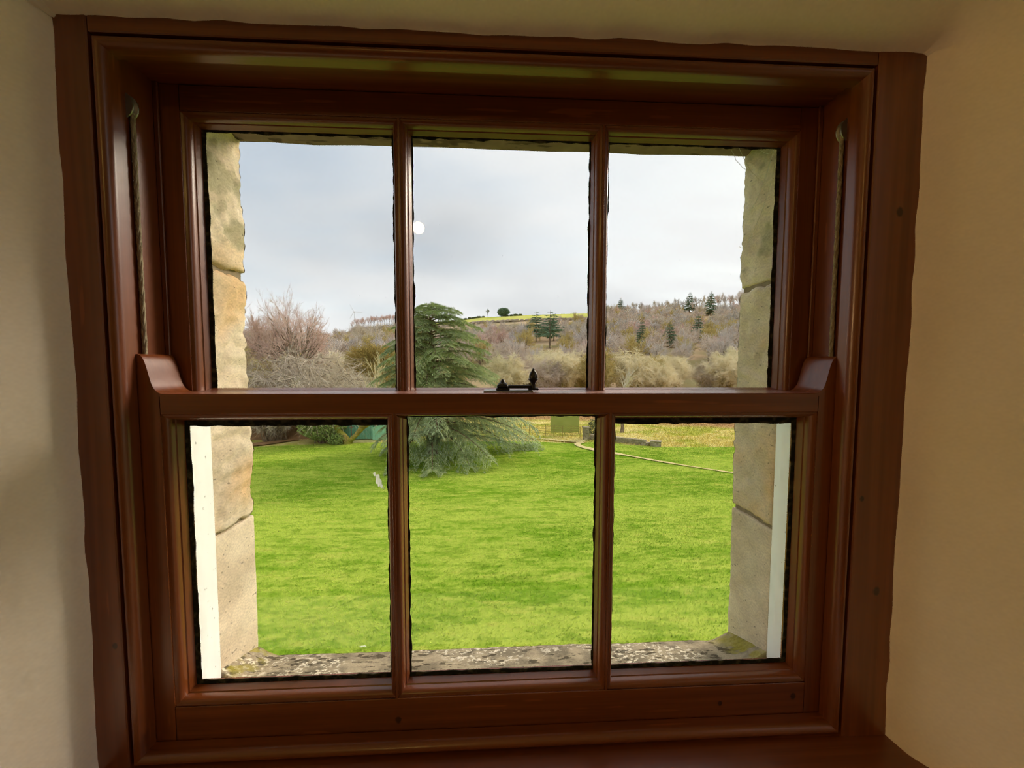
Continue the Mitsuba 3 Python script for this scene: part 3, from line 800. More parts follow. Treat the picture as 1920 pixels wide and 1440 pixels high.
U, V_ = np.meshgrid(np.linspace(-70, 80, 120), np.linspace(0, 1, 60), indexing='ij')
YE = np.interp(U, EDGE_X, EDGE_Y) - 0.8
Y = YE + (90 - YE) * V_ ** 1.6
field = thing('field', 'rough straw yellow field beyond the lawn', None, kind='structure')
part(field, 'ground', sheet(U, Y, 0.05 * meshkit.fbm(np.stack([U * .2, Y * .2, U * 0], -1), 3) - 0.06), 'field_ground', smooth=True)
N = 60000
y = rng.uniform(27.3, 46, N)
x = rng.uniform(-0.30, 0.80, N) * y
ok = y > np.interp(x, EDGE_X, EDGE_Y) + rng.uniform(-0.15, 0.15, N)
p0 = np.stack([x[ok], y[ok], np.full(ok.sum(), -0.03)], 1)
p1 = p0 + np.c_[rng.normal(size=(ok.sum(), 2)) * 0.07, rng.uniform(0.08, 0.24, ok.sum())]
part(field, 'grass', spikes_mesh(p0, p1, rng.uniform(0.012, 0.03, ok.sum()), 2), 'field_blades', kind='stuff', label='rough straw coloured grass')

A, Tt = np.meshgrid(np.linspace(-1.3, 1.3, 170), np.linspace(0, 1, 110), indexing='ij')
Yh = 80 + (650 - 80) * Tt ** 1.2
Xh = A * (Yh + .47)
Zh = terrain(Xh, Yh) + 1.2 * (meshkit.fbm(np.stack([Xh * .03, Yh * .03, Xh * 0], -1), 3) - 0.5) * np.clip((Yh - 85) / 60, 0, 1) - 0.03
hill = thing('hillside', 'brown wooded valley side rising to the ridge behind the garden', None, kind='structure')
whole(hill, sheet(Xh, Yh, Zh), 'hill_ground', smooth=True)
A, Tt = np.meshgrid(np.linspace(-.16, .27, 50), np.linspace(0, 1, 24), indexing='ij')
yr = np.interp(A, RA, RY)
Yp = yr * (0.885 - 0.02 * np.sin(A * 30) + (1.05 - 0.885) * Tt)
Xp = A * (Yp + .47)
k = thing('hilltop_pasture', 'pale green pasture along the top of the ridge', None, kind='structure')
whole(k, sheet(Xp, Yp, terrain(Xp, Yp) + 0.9), 'pasture_grass', smooth=True)


def ribbon(pts, w, z, seed=0, n=60):
    p = np.array(pts, float)
    s = np.r_[0, np.cumsum(np.linalg.norm(np.diff(p, axis=0), axis=1))]
    u = np.linspace(0, s[-1], n)
    q = np.stack([CubicSpline(s, p[:, 0])(u), CubicSpline(s, p[:, 1])(u)], 1)
    t = np.gradient(q, axis=0)
    t /= np.linalg.norm(t, axis=1, keepdims=True)
    nrm = np.stack([-t[:, 1], t[:, 0]], 1)
    wob = (meshkit.noise(np.stack([u * 1.3, u * 0, u * 0], 1), seed) - .5) * 0.5 + 1
    ww = np.interp(u, np.linspace(0, s[-1], len(np.atleast_1d(w))), np.atleast_1d(w)) * wob
    cols = np.linspace(-1, 1, 5)
    X = q[:, None, 0] + nrm[:, None, 0] * ww[:, None] * cols
    Y = q[:, None, 1] + nrm[:, None, 1] * ww[:, None] * cols
    return sheet(X, Y, np.full(X.shape, z) + 0.012 * (1 - cols ** 2))


k = thing('path', 'worn earth path curving from the gate pier across the lawn', None, kind='structure')
whole(k, ribbon([(7.2, 29.8), (6.6, 28.9), (7.0, 27.8), (8.54, 26.1), (11.0, 23.6), (14.1, 20.95), (18, 17.8), (22, 15)], [0.30, 0.28, 0.18, 0.12, 0.10, 0.10, 0.10, 0.10], 0.045, 3, 120), 'worn_path', smooth=True)
k = thing('path', 'pinkish earth track leading from the gate pier towards the cedar', None, kind='structure')
whole(k, ribbon([(7.5, 30.3), (6.2, 30.2), (4.6, 31.0), (3.2, 31.6), (1.0, 32.0)], [0.35, 0.30, 0.16, 0.12, 0.1], 0.06, 5), 'worn_path', smooth=True)
k = thing('flower_bed', 'bare brown earth bed under the thicket at the left edge of the lawn', None, kind='structure')
whole(k, ribbon([(-24, 29.6), (-20.5, 29.5), (-18.4, 29.9), (-17.0, 31.0), (-16.0, 31.8)], [1.0, 0.9, 0.75, 0.5, 0.3], 0.06, 7), 'bare_earth', smooth=True)
k = thing('leaf_bank', 'bank of rusty brown leaf litter behind the green shrub', None, kind='structure')
U, V_ = np.meshgrid(np.linspace(-24, -13, 40), np.linspace(32.0, 38, 20), indexing='ij')
whole(k, sheet(U, V_, 1.6 * np.sin(np.clip((V_ - 32) / 6, 0, 1) * np.pi / 2) * (1 - np.abs((U + 18.5) / 5.5) ** 4) - 0.08), 'bare_earth', smooth=True)


# ================================================================== TREES
def rand_dirs(rng, n):
    v = rng.normal(size=(n, 3))
    return v / np.linalg.norm(v, axis=1, keepdims=True)


def grow(seed, h, levels, kids, first, ratio, spread, up, r0, rmin, wood_levels, start=None, curve=0.25, kid_from=0.35, droop=0.0, wide=1.0):
    """branching skeleton: returns (thick branches mesh, twig mesh)"""
    rng = np.random.default_rng(seed)
    if start is None:
        pos, dr_, ln, rad = np.array([[0, 0, 0.0]]), np.array([[0.0, 0, 1]]), np.array([h * first]), np.array([r0])
    else:
        pos, dr_, ln, rad = start
    thick, thin = [], []
    for lv in range(levels):
        n = len(pos)
        last = lv == levels - 1
        g = np.array([[0, 0, up - droop * lv / levels]])
        cv = curve if lv else 0.06
        d1 = dr_ + rand_dirs(rng, n) * cv * 0.5 + g * 0.3 * (lv > 0)
        d1 /= np.linalg.norm(d1, axis=1, keepdims=True)
        mid = pos + d1 * ln[:, None] * .5
        d2 = d1 + rand_dirs(rng, n) * cv + g * (lv > 0)
        d2 /= np.linalg.norm(d2, axis=1, keepdims=True)
        end = mid + d2 * ln[:, None] * .5
        if last:
            thin.append(spikes_mesh(pos, mid * .5 + end * .5 + 0, np.maximum(rad, rmin)))
            thin.append(spikes_mesh(mid, end, np.maximum(rad * .8, rmin)))
        else:
            out = thick if lv < wood_levels else thin
            s = 5 if lv == 0 else (4 if lv < wood_levels else 3)
            out.append(segs_mesh(pos, mid, np.maximum(rad, rmin), np.maximum(rad * .86, rmin), s))
            out.append(segs_mesh(mid, end, np.maximum(rad * .86, rmin), np.maximum(rad * .68, rmin), s))
            kk = kids[lv] if isinstance(kids, (list, tuple)) else kids
            m = n * kk
            t = np.tile(np.linspace(kid_from if lv else max(kid_from, .3), 1.0, kk), n) + rng.uniform(-.06, .06, m)
            t = np.clip(t, 0, 1)
            R = lambda q: np.repeat(q, kk, axis=0)  # noqa: E731
            first_half = (t < .5)[:, None]
            P = np.where(first_half, R(pos) + (R(mid) - R(pos)) * (2 * t)[:, None], R(mid) + (R(end) - R(mid)) * (2 * t - 1)[:, None])
            side = rand_dirs(rng, m)
            base = R(d2)
            side -= (side * base).sum(1, keepdims=True) * base
            side /= np.linalg.norm(side, axis=1, keepdims=True) + 1e-9
            sp = spread * (1.15 - 0.55 * t)[:, None]
            D = base + side * sp * rng.uniform(.7, 1.3, (m, 1))
            D /= np.linalg.norm(D, axis=1, keepdims=True)
            L = R(ln) * ratio * rng.uniform(.7, 1.15, m) * (1.12 - .3 * t)
            pos, dr_, ln, rad = P, D, L, R(rad) * .56
    A, B = merge(*thick), merge(*thin)
    f = h / max(A[0][:, 2].max(), B[0][:, 2].max())
    return (A[0] * [wide * f, wide * f, f], A[1]), (B[0] * [wide * f, wide * f, f], B[1])


def conifer(seed, h, w, n_whorl=16, per=9, lowest=.12, droop=.25, layered=False):
    rng = np.random.default_rng(seed)
    trunk = tube([(0, 0, 0), (0, 0, h * .5), (0, 0, h * .98)], [h * .022, h * .014, .02], 6)
    P0, P1, R = [], [], []
    for i in range(n_whorl):
        t = (i + rng.uniform(-.2, .2)) / n_whorl
        z = h * (lowest + (1 - lowest) * t)
        rr = w * (1 - t) ** .8 * rng.uniform(.8, 1.1) + .05 * w
        for j in range(per):
            a = rng.uniform(0, 2 * math.pi)
            o = np.array([math.cos(a), math.sin(a), 0])
            tip = np.array([0, 0, z]) + o * rr + np.array([0, 0, -droop * rr + .1])
            for q in np.linspace(.2, 1, 7):
                c = np.array([0, 0, z]) * (1 - q) + tip * q
                for s in range(3):
                    dd = rand_dirs(rng, 1)[0] * np.array([1, 1, .5]) + o * .6 + np.array([0, 0, -.15])
                    P0.append(c)
                    P1.append(c + dd * rr * .26 + 0)
                    R.append(rr * (.05 if not layered else .035))
    return trunk, spikes_mesh(P0, P1, np.array(R))


def leaf_ball(seed, n, rx, ry, rz, size, hollow=.55, flat=0.0):
    """leaves spread through a rounded crown"""
    rng = np.random.default_rng(seed)
    d = rand_dirs(rng, n)
    r = (hollow + (1 - hollow) * rng.uniform(0, 1, n) ** .6)
    lump = 0.8 + 0.4 * meshkit.fbm(d * 2.2 + seed, 3, seed)
    c = d * (r * lump)[:, None] * [[rx, ry, rz]]
    dd = rand_dirs(rng, n) * [[1, 1, .7]] + d * .5
    return spikes_mesh(c, c + dd * size, np.full(n, size * .32), 3)


def put(x, y, z=None, s=1.0, rz=0.0, sz=None):
    z = float(terrain(x, y)) - .05 if z is None else z
    return T().translate([x, y, z]).rotate([0, 0, 1], rz).scale([s, s, sz or s])


# --- the big cedar
def make_cedar(cx, cy, h=10.5):
    rng = np.random.default_rng(77)
    k = thing('cedar_tree', 'large grey green cedar with drooping layered branches standing on the lawn', 'cedar tree')
    tp = [(0, 0, 0), (0.05, 0.02, 2.5), (0.02, -.03, 5), (.05, 0, 7.5), (-.05, 0, 9.3), (-.1, 0, h)]
    part(k, 'trunk', tuple(tube(np.array(tp) + [[cx, cy, 0]], [.42, .36, .28, .17, .08, .02], 9)), 'cedar_bark', smooth=60)
    P0, P1, R = [], [], []
    nb = 124
    for b in range(nb):
        t = (b + .5) / nb
        z0 = .9 + (h - 1.0) * t ** .92
        a = b * 2.39996 + rng.uniform(-.4, .4)
        L = ((1 - t) ** .42 * 5.4 * rng.uniform(.72, 1.10) + .3) * (1 + (.36 if t < .25 else .14) * math.cos(a))
        o = np.array([math.cos(a), math.sin(a), 0])
        perp = np.array([-o[1], o[0], 0])
        s = np.linspace(0, 1, 9)
        rise = (.30 - .08 * (1 - t)) * L * s - ((.42 - .22 * t) * L + .25) * s ** 2.3
        pz = z0 + rise * rng.uniform(.75, 1.2)
        pz = np.maximum(pz, .22 + .25 * rng.uniform() + 0 * s)
        bend = rng.uniform(-.15, .15) * L * s ** 2
        pts = np.array([cx, cy, 0]) + o * (L * s)[:, None] + perp * bend[:, None]
        pts[:, 2] = pz
        pts[:, 0] += np.interp(pz[0], [q[2] for q in tp], [q[0] for q in tp])
        part(k, 'branch', tuple(tube(pts, np.linspace(.075 * (1 - .7 * t) + .012, .010, 9), 4)), 'cedar_bark')
        cs = CubicSpline(s, pts)
        ds = cs.derivative()
        n2 = int(7 + L * 4.6)
        for q in np.linspace(.16, 1.0, n2):
            for sd in (-1, 1):
                c = cs(q)
                f = ds(q)
                f /= np.linalg.norm(f)
                l2 = (L * .30 * (1.08 - q) ** .75 + .30) * rng.uniform(.6, 1.2)
                d = f * .75 + perp * sd * .8 + np.array([0, 0, rng.uniform(-.18, .22)])
                d /= np.linalg.norm(d)
                n3 = int(4 + l2 * 8)
                u = (np.arange(n3) + .6) / n3
                dz = -(.20 + .35 * (1 - t)) * l2 * u ** 2 * rng.uniform(.3, 1.7)
                C = c + d * (l2 * u)[:, None] + np.c_[0 * u, 0 * u, dz]
                C[:, 2] = np.maximum(C[:, 2], .10)
                side = np.cross(d, [0, 0, 1.0])
                side /= np.linalg.norm(side)
                m = 8
                Q = np.repeat(C, m, 0)
                nq = len(Q)
                dd = d * rng.uniform(.2, 1.0, (nq, 1)) + side * rng.uniform(-1.0, 1.0, (nq, 1)) + np.c_[np.zeros((nq, 2)), rng.uniform(-.75, .60, nq)]
                P0.append(Q)
                P1.append(Q + dd * rng.uniform(.09, .22, (nq, 1)))
                R.append(rng.uniform(.010, .020, nq))
                P0.append(C[:-1])
                P1.append(C[1:])
                R.append(np.full(len(C) - 1, .011))
    P0, P1, R = np.vstack(P0), np.vstack(P1), np.concatenate(R)
    part(k, 'foliage', spikes_mesh(P0, P1, R, 2), 'cedar_needles', kind='stuff', label='grey green needle sprays')


make_cedar(-4.3, 26.6)


def tree_at(base, label, group, x, y, meshes, mats, s=1.0, rz=0.0, cat='tree', z=None, sz=None, smooth0=60, labels2=(None, None), names=('trunk', 'twigs')):
    k = thing(base, label, cat, group)
    for m, mat, nm in zip(meshes, mats, names):
        part(k, nm, m, mat, smooth=smooth0 if nm == 'trunk' else False, to_world=put(x, y, z, s, rz, sz), kind=None)
    return k


# --- bare trees by the lawn on the left
m = grow(105, 14.0, 7, [6, 5, 4, 3, 3, 3], .30, .84, .80, .14, .26, .0145, 4, curve=.32, droop=.25, wide=.64, kid_from=.45)
tree_at('bare_tree', 'tall bare tree with a wide airy crown above the thicket, left pane', None, -18.7, 37.5, m, ('bark_grey', 'twig_red'), 1.0, 40, z=-.1)
m = grow(111, 13, 6, [7, 5, 4, 4, 4], .28, .78, .85, .12, .20, .016, 3, curve=.35)
tree_at('bare_tree', 'reddish bare tree half hidden by the left stone jamb', None, -24.6, 38.5, m, ('bark_grey', 'twig_red'), 1.0, 10, z=-.1)


def mound(seed, n, R, H, rmin, arch=.8):
    """a dense thicket: many arching stems from one base, each with twigs"""
    rng = np.random.default_rng(seed)
    S0, S1, r0, r1, P0, P1 = [], [], [], [], [], []
    for i in range(n):
        a, e = rng.uniform(0, 2 * math.pi), rng.uniform(.25, 1.0)
        o = np.array([math.cos(a), math.sin(a), 0]) * R * e ** .7
        s = np.linspace(0, 1, 8)
        top = H * (1 - .45 * (e ** 2)) * rng.uniform(.75, 1.08)
        base = o * .18 + rng.normal(size=3) * [.3, .3, 0]
        pts = base + o * (s ** 1.3)[:, None]
        pts[:, 2] = top * np.sin(np.minimum(s * 1.25, 1.25) * math.pi / 2 / 1.0 * (.95 if arch else 1))
        pts[:, 2] = top * (1 - (1 - s) ** 2.0) - arch * .45 * top * s ** 4
        pts[1:] += rng.normal(size=(7, 3)) * .12
        S0.append(pts[:-1]); S1.append(pts[1:])
        rr = np.linspace(.05, .014, 8)
        r0.append(rr[:-1]); r1.append(rr[1:])
        for q in range(2, 8):
            m = 7
            d = (o / R) * .5 + rand_dirs(rng, m) * .8 + np.array([0, 0, -.25 * arch])
            l = rng.uniform(.5, 1.5, (m, 1)) * R * .20
            e1 = pts[q] + d * l
            P0.append(np.repeat(pts[q][None], m, 0)); P1.append(e1)
            d2 = d + rand_dirs(rng, m) * .7 + np.array([0, 0, -.35 * arch])
            P0.append(pts[q] + d * l * .6); P1.append(pts[q] + d * l * .6 + d2 * l * .8)
            d3 = d + rand_dirs(rng, m) * .9
            P0.append(pts[q] + d * l * .35); P1.append(pts[q] + d * l * .35 + d3 * l * .7)
    return segs_mesh(np.vstack(S0), np.vstack(S1), np.concatenate(r0), np.concatenate(r1), 4), spikes_mesh(np.vstack(P0), np.vstack(P1), rmin)


m = mound(5, 150, 6.3, 8.6, .017)
tree_at('thicket', 'dense rounded thicket of arching reddish bare twigs at the left end of the lawn', None, -17.2, 35.2, m, ('bark_grey', 'twig_brown'), cat='thicket', names=('stems', 'twigs'), z=-.1)
m = mound(8, 60, 3.4, 8.8, .015, .5)
tree_at('thicket', 'grey green tangled bare scrub beside the left stone jamb', None, -22.0, 33.6, m, ('bark_grey', 'twig_olive'), cat='thicket', names=('stems', 'twigs'), z=-.1)
m = mound(15, 60, 1.5, 3.0, .014, .35)
tree_at('thicket', 'low dark brown twiggy shrub on the earth bed', None, -17.9, 31.6, m, ('bark_grey', 'twig_brown'), cat='thicket', names=('stems', 'twigs'), z=-.05)
m = mound(18, 420, 3.4, 8.9, .024, .25)
tree_at('bare_tree', 'rounded olive brown willow bush left of the cedar', None, -13.6, 45.0, m, ('bark_moss', 'twig_dark_olive'), names=('stems', 'twigs'), z=-.1)
m = grow(131, 7.7, 5, [6, 4, 3, 3], .36, .62, .5, .35, .075, .014, 3)
tree_at('sapling', 'slender sapling with pale bare branches left of the cedar', None, -9.7, 31.8, m, ('twig_pale', 'twig_pale'), .98, 0, cat='sapling', z=-.05)

# --- evergreen shrub with stems
k = thing('evergreen_shrub', 'dark green rounded shrub with bare stems on the far edge of the lawn', 'shrub')
m = mound(21, 26, 1.5, 1.9, .012, .2)
part(k, 'stems', m[0], 'bark_grey', to_world=put(-13.5, 30.6, -.03))
part(k, 'leaves', merge(leaf_ball(4, 5200, 1.75, 1.4, 1.15, .13, .5), leaf_ball(6, 900, 1.0, .7, .4, .12, .3)), 'shrub_leaves', to_world=put(-13.6, 30.6, 1.35), kind='stuff', label='dark green leaves')
part(k, 'leaves', leaf_ball(9, 900, .65, .5, .45, .12, .3), 'shrub_leaves', to_world=put(-12.2, 29.9, .42), kind='stuff', label='dark green leaves')

# --- mossy forked trunk in front of the hut
k = thing('forked_tree', 'mossy leaning tree with a forked trunk in front of the green hut', 'tree')
bx_, by_ = -11.45, 30.15
part(k, 'trunk', tuple(tube(np.array([(0, 0, -.05), (-.1, 0, .3), (-.32, .05, .62), (-.72, .1, .95), (-.95, .1, 1.5), (-1.1, .15, 2.4), (-1.5, .2, 3.4)]) + [[bx_, by_, 0]], [.34, .29, .26, .24, .21, .16, .09], 9)), 'bark_moss', smooth=60)
part(k, 'trunk', tuple(tube(np.array([(.05, 0, -.05), (.25, 0, .3), (.62, 0, .62), (.95, -.02, 1.0), (1.2, -.02, 1.35), (1.75, 0, 1.7)]) + [[bx_, by_, 0]], [.24, .20, .18, .20, .26, .24], 9)), 'bark_moss', smooth=60)
# --- green hut
k = thing('garden_hut', 'green painted wooden garden hut with a pale balustrade, behind the cedar', 'hut')
hx0, hx1, hy0, hy1, hh_ = -13.1, -10.0, 31.9, 34.2, 2.25
n = 14
for i in range(n):
    a = hx0 + (hx1 - hx0) * i / n
    part(k, 'wall_board', box(a + .008, a + (hx1 - hx0) / n - .008, hy0, hy0 + .03, 0, hh_, .006), 'green_paint')
part(k, 'side_wall', join([box(hx0, hx0 + .05, hy0 + .03, hy1, 0, hh_), box(hx1 + 1.6, hx1 + 1.65, hy0 + .03, hy1, 0, hh_), box(hx0, hx1 + 1.65, hy1 - .05, hy1, 0, hh_), box(hx1 - .05, hx1, hy0 + .03, hy1 - .05, 0, hh_), box(hx1, hx1 + 1.6, hy0 + .35, hy0 + .39, 0, .9)]), 'green_paint')
part(k, 'window_frame', join([box(hx1 + .02, hx1 + 1.6, hy0 + .30, hy0 + .36, .95, 1.02), box(hx1 + .02, hx1 + 1.6, hy0 + .30, hy0 + .36, 1.32, 1.38), box(hx1 + .02, hx1 + 1.6, hy0 + .30, hy0 + .36, 1.70, 1.76)]
                            + [box(hx1 + .02 + q * .39, hx1 + .09 + q * .39, hy0 + .29, hy0 + .37, .9, 2.2) for q in range(5)]), 'white_wood', label='pale glazed window frame')
part(k, 'window_pane', box(hx1 + .02, hx1 + 1.6, hy0 + .328, hy0 + .332, .9, 2.2), 'glass')
for i in range(8):
    a = hx1 + .05 + i * .2
    z = .95 + .5 * i / 8
    part(k, 'balustrade_board', box(a + .006, a + .194, hy0 - .35, hy0 - .32, .0, z - .05 + .06, .005), 'pale_green_paint')
part(k, 'handrail', tuple(tube([(hx1 + .02, hy0 - .335, .96), (hx1 + 1.65, hy0 - .335, 1.50)], .04, 4)), 'pale_green_paint')
rf = trimesh.creation.extrude_polygon(sg.Polygon([(hy0 - .25, hh_ - .02), (hy1 + .25, hh_ - .02), ((hy0 + hy1) / 2, hh_ + .95)]), hx1 - hx0 + 2.0)
rf.apply_transform(np.array([[0, 0, 1, hx0 - .15], [1, 0, 0, 0], [0, 1, 0, 0], [0, 0, 0, 1.0]]))
part(k, 'roof', clean(rf), 'slate')

k = thing('bird_table', 'thin post with a small feeding tray in front of the green hut', 'bird table')
part(k, 'post', box(-11.33, -11.27, 30.55, 30.61, -.02, 1.28, .006), 'bark_grey')
part(k, 'tray', join([box(-11.45, -11.15, 30.45, 30.71, 1.20, 1.24), box(-11.42, -11.18, 30.47, 30.69, 1.40, 1.44), box(-11.33, -11.27, 30.55, 30.61, 1.24, 1.42)]), 'bark_grey')

# ================================================================== FIELD EDGE: fence, pier, screen, wall, trough
k = thing('estate_fence', 'low iron estate fence between the cedar and the stone gate pier', 'fence')
fa, fb = np.array([0.5, 34.6]), np.array([7.35, 31.45])
nf = 11
for i in range(nf):
    q = fa + (fb - fa) * i / (nf - 1)
    part(k, 'post', box(q[0] - .022, q[0] + .022, q[1] - .022, q[1] + .022, -.05, 1.0, .004), 'iron_fence')
for z in (.22, .42, .62, .82, .97):
    part(k, 'rail', tuple(tube([(fa[0], fa[1], z), (fb[0], fb[1], z)], .013, 5)), 'iron_fence')
k = thing('gate_pier', 'short square stone gate pier at the end of the estate fence', 'gate pier')
rng = np.random.default_rng(9)
for i in range(5):
    z0 = -.05 + i * .21
    part(k, 'stone', rough_block(7.50 + rng.uniform(-.02, .02), 7.96 + rng.uniform(-.02, .02), 30.75, 31.2, z0, z0 + .20, .03, 60 + i, .08), 'field_stone', smooth=40)
part(k, 'cap', rough_block(7.46, 8.0, 30.71, 31.24, 1.0, 1.08, .02, 66, .08), 'field_stone', smooth=40)
k = thing('windbreak_screen', 'plain olive green rectangular screen standing in the field behind the estate fence', 'screen')
part(k, 'cloth', box(5.15, 7.75, 33.48, 33.51, .12, 1.62, .004), 'screen_cloth')
for x in (5.2, 6.45, 7.7):
    part(k, 'pole', box(x - .025, x + .025, 33.52, 33.57, -.08, 1.60, .004), 'iron_fence')
k = thing('field_wall', 'low drystone wall along the edge of the lawn, ending at the trough', 'stone wall')
rng = np.random.default_rng(14)
wa, wb = np.array([8.15, 31.3]), np.array([11.95, 28.75])
L_ = np.linalg.norm(wb - wa)
tv = (wb - wa) / L_
ang = math.degrees(math.atan2(tv[1], tv[0]))
variants = [clean(rough_block(-.5, .5, -.5, .5, -.5, .5, .16, 80 + i, .16)) for i in range(4)]
variants = [mikit.ply(v, 'field_stone', smooth=40) for v in variants]
for row in range(2):
    s = 0.1 * row
    while s < L_:
        ln = rng.uniform(.28, .5)
        c = wa + tv * (s + ln / 2)
        hrow = .26 if row == 0 else .20
        part(k, 'stone', variants[rng.integers(4)], None, to_world=T().translate([c[0], c[1], -.03 + (.13 if row == 0 else .33)]).rotate([0, 0, 1], ang + rng.uniform(-4, 4)).scale([ln * .98, rng.uniform(.36, .46), hrow]))
        s += ln
k = thing('stone_trough', 'dark stone trough at the end of the low wall', 'stone trough')
tr = box(-.38, .38, -.24, .24, 0, .42, .03)
part(k, 'basin', join([box(-.38, .38, -.24, -.16, 0, .38, .02), box(-.38, .38, .16, .24, 0, .38, .02), box(-.38, -.30, -.2, .2, 0, .38, .02), box(.30, .38, -.2, .2, 0, .38, .02), box(-.34, .34, -.2, .2, 0, .10)]), 'field_stone',
     to_world=T().translate([12.55, 28.35, -.03]).rotate([0, 0, 1], -20))
part(k, 'cover', box(-.42, .42, -.28, .28, .38, .45, .02), 'field_stone', to_world=T().translate([12.55, 28.35, -.03]).rotate([0, 0, 1], -20))
k = thing('tree_stump', 'bare grey trunk standing in the yellow field behind the low wall', 'tree trunk')
part(k, 'trunk', tuple(tube([(11.9, 34.2, -.1), (11.95, 34.2, .5), (11.85, 34.2, 1.2), (12.0, 34.2, 2.4)], [.2, .16, .15, .12], 8)), 'bark_grey', smooth=60)
m = grow(151, 4, 5, [5, 4, 3, 3], .4, .6, .8, .2, .09, .014, 3)
part(k, 'twigs', merge(*m), 'twig_brown', to_world=put(12.0, 34.2, 2.1))
k = thing('ivy_bush', 'small leafy bush growing beside the gate pier', 'shrub')
whole(k, merge(leaf_ball(31, 900, .55, .4, .9, .10, .3)), 'hedge_leaves')
scene[k]['to_world'] = put(8.6, 31.9, .75)
k = thing('white_leaf', 'small white leaf lying on the lawn near the house', 'leaf')
whole(k, merge(leaf_ball(3, 5, .04, .04, .012, .06, .1)), 'white_matter')
scene[k]['to_world'] = put(-2.95, 8.05, .05)

# ================================================================== THE WOOD ON THE HILLSIDE
variants = {}
for i in range(5):
    variants['wood%d' % i] = grow(200 + i, 10, 5, [7, 5, 4, 4], .30, .80, .95, .12, .17, .042, 2, curve=.3, wide=.95)
for i in range(3):
    variants['ridge%d' % i] = grow(220 + i, 12, 5, [6, 5, 4, 4], .46, .66, .75, .16, .17, .05, 2, curve=.25, kid_from=.5, wide=1.0)
for i in range(3):
    variants['willow%d' % i] = mound(240 + i, 90, 3.2, 7.5, .030, .12)
fir = [conifer(300, 10, 2.9, 18, 12), conifer(301, 10, 3.2, 16, 12), conifer(302, 10, 3.4, 9, 9, .35, .1)]
gone = set()


def group_of(name, meshes, mats, names=('trunk', 'twigs')):
    if name in gone:
        return name
    gone.add(name)
    scene[name] = {'type': 'shapegroup', **{nm: mikit.ply(m, mat) for m, mat, nm in zip(meshes, mats, names)}}
    return name


def plant(base, label, cat, group, gname, x, y, s, sz=None, rz=0.0, z=None):
    k = thing(base, label, cat, group)
    scene[k] = {'type': 'instance', 'shapegroup': {'type': 'ref', 'id': gname}, 'to_world': put(x, y, z, s, rz, sz)}
    return k


TINTS = ['twig_brown', 'twig_grey', 'twig_brown', 'twig_red', 'twig_olive']
WORDS = {'twig_brown': 'pinkish brown', 'twig_grey': 'grey', 'twig_red': 'reddish', 'twig_olive': 'olive brown', 'twig_ochre': 'pale ochre'}


def pane_of(a):
    return 'left' if a < -.235 else ('middle' if a < .28 else 'right')


FIRS = [(20.4, 181.8), (23.6, 159.3), (29.2, 184.1), (62.6, 159.4), (72.8, 155.7), (88.2, 162.0), (147.3, 255.2), (147.6, 284.3)]     # clearings in front of the dark firs
rng = np.random.default_rng(42)
placed = np.zeros((0, 4))
for _ in range(26000):
    a, t = rng.uniform(-.70, .82), rng.uniform(.05, 1.0) ** .8
    yr = float(np.interp(a, RA, RY))
    yy = 85 + (yr - 85) * t
    xx = a * (yy + .47)
    if (-.16 < a < .17 and t > .40 + .12 * rng.random()) or (.17 <= a < .28 and t > .62) or (a > .50 and t > .86) or (a < -.2 and t > .55 + .15 * rng.random()):
        continue
    if any(abs(a - fx / (fy + .47)) < .026 and fy - 62 < yy < fy + 3 for fx, fy in FIRS):
        continue
    sp = 4.6 + 2.6 * t
    if len(placed) and ((placed[:, 0] - xx) ** 2 + (placed[:, 1] - yy) ** 2).min() < sp * sp:
        continue
    placed = np.vstack([placed, [xx, yy, t, a]])
placed = placed[np.argsort(placed[:, 1])]
for n, (xx, yy, t, a) in enumerate(placed):
    i = rng.integers(5)
    tint = TINTS[rng.choice(5, p=[.32, .28, .12, .08, .20])]
    s, rz = rng.uniform(.7, 1.15) * (1.0 if t < .8 else .85), rng.uniform(0, 360)
    if n < 296:
        g = group_of('grp_wood%d_%s' % (i, tint), variants['wood%d' % i], ('bark_grey', tint))
        plant('woodland_tree', '%s bare tree of the hillside wood seen through the upper %s pane' % (WORDS[tint], pane_of(a)), 'tree', '%s bare trees of the wood, %s pane' % (WORDS[tint], pane_of(a)), g, xx, yy, s, rz=rz)
    else:
        g = group_of('grp_far%d_%s' % (i, tint), (merge(*variants['wood%d' % i]),), (tint,), ('tree',))
        scene['distant_wood__%03d' % (n - 295)] = {'type': 'instance', 'shapegroup': {'type': 'ref', 'id': g}, 'to_world': put(xx, yy, None, s, rz)}
labels['distant_wood'] = {'label': 'far bare trees covering the upper hillside behind the nearer wood', 'category': 'woodland', 'kind': 'stuff'}
# trees standing on the skyline at the right
for a in np.arange(.33, .82, .0115):
    aa = a + rng.uniform(-.005, .005)
    yr = float(np.interp(aa, RA, RY)) * rng.uniform(.95, 1.0)
    i = rng.integers(3)
    tint = ['twig_grey', 'twig_brown', 'twig_red'][rng.choice(3, p=[.5, .35, .15])]
    g = group_of('grp_ridge%d_%s' % (i, tint), variants['ridge%d' % i], ('bark_grey', tint))
    plant('skyline_tree', 'tall %s bare tree standing in the row along the right skyline' % WORDS[tint], 'tree', '%s bare trees on the right skyline' % WORDS[tint], g, aa * (yr + .47), yr, rng.uniform(.8, 1.1) * np.interp(aa, [.33, .45, .66], [.7, .85, 1.15]), rz=rng.uniform(0, 360))
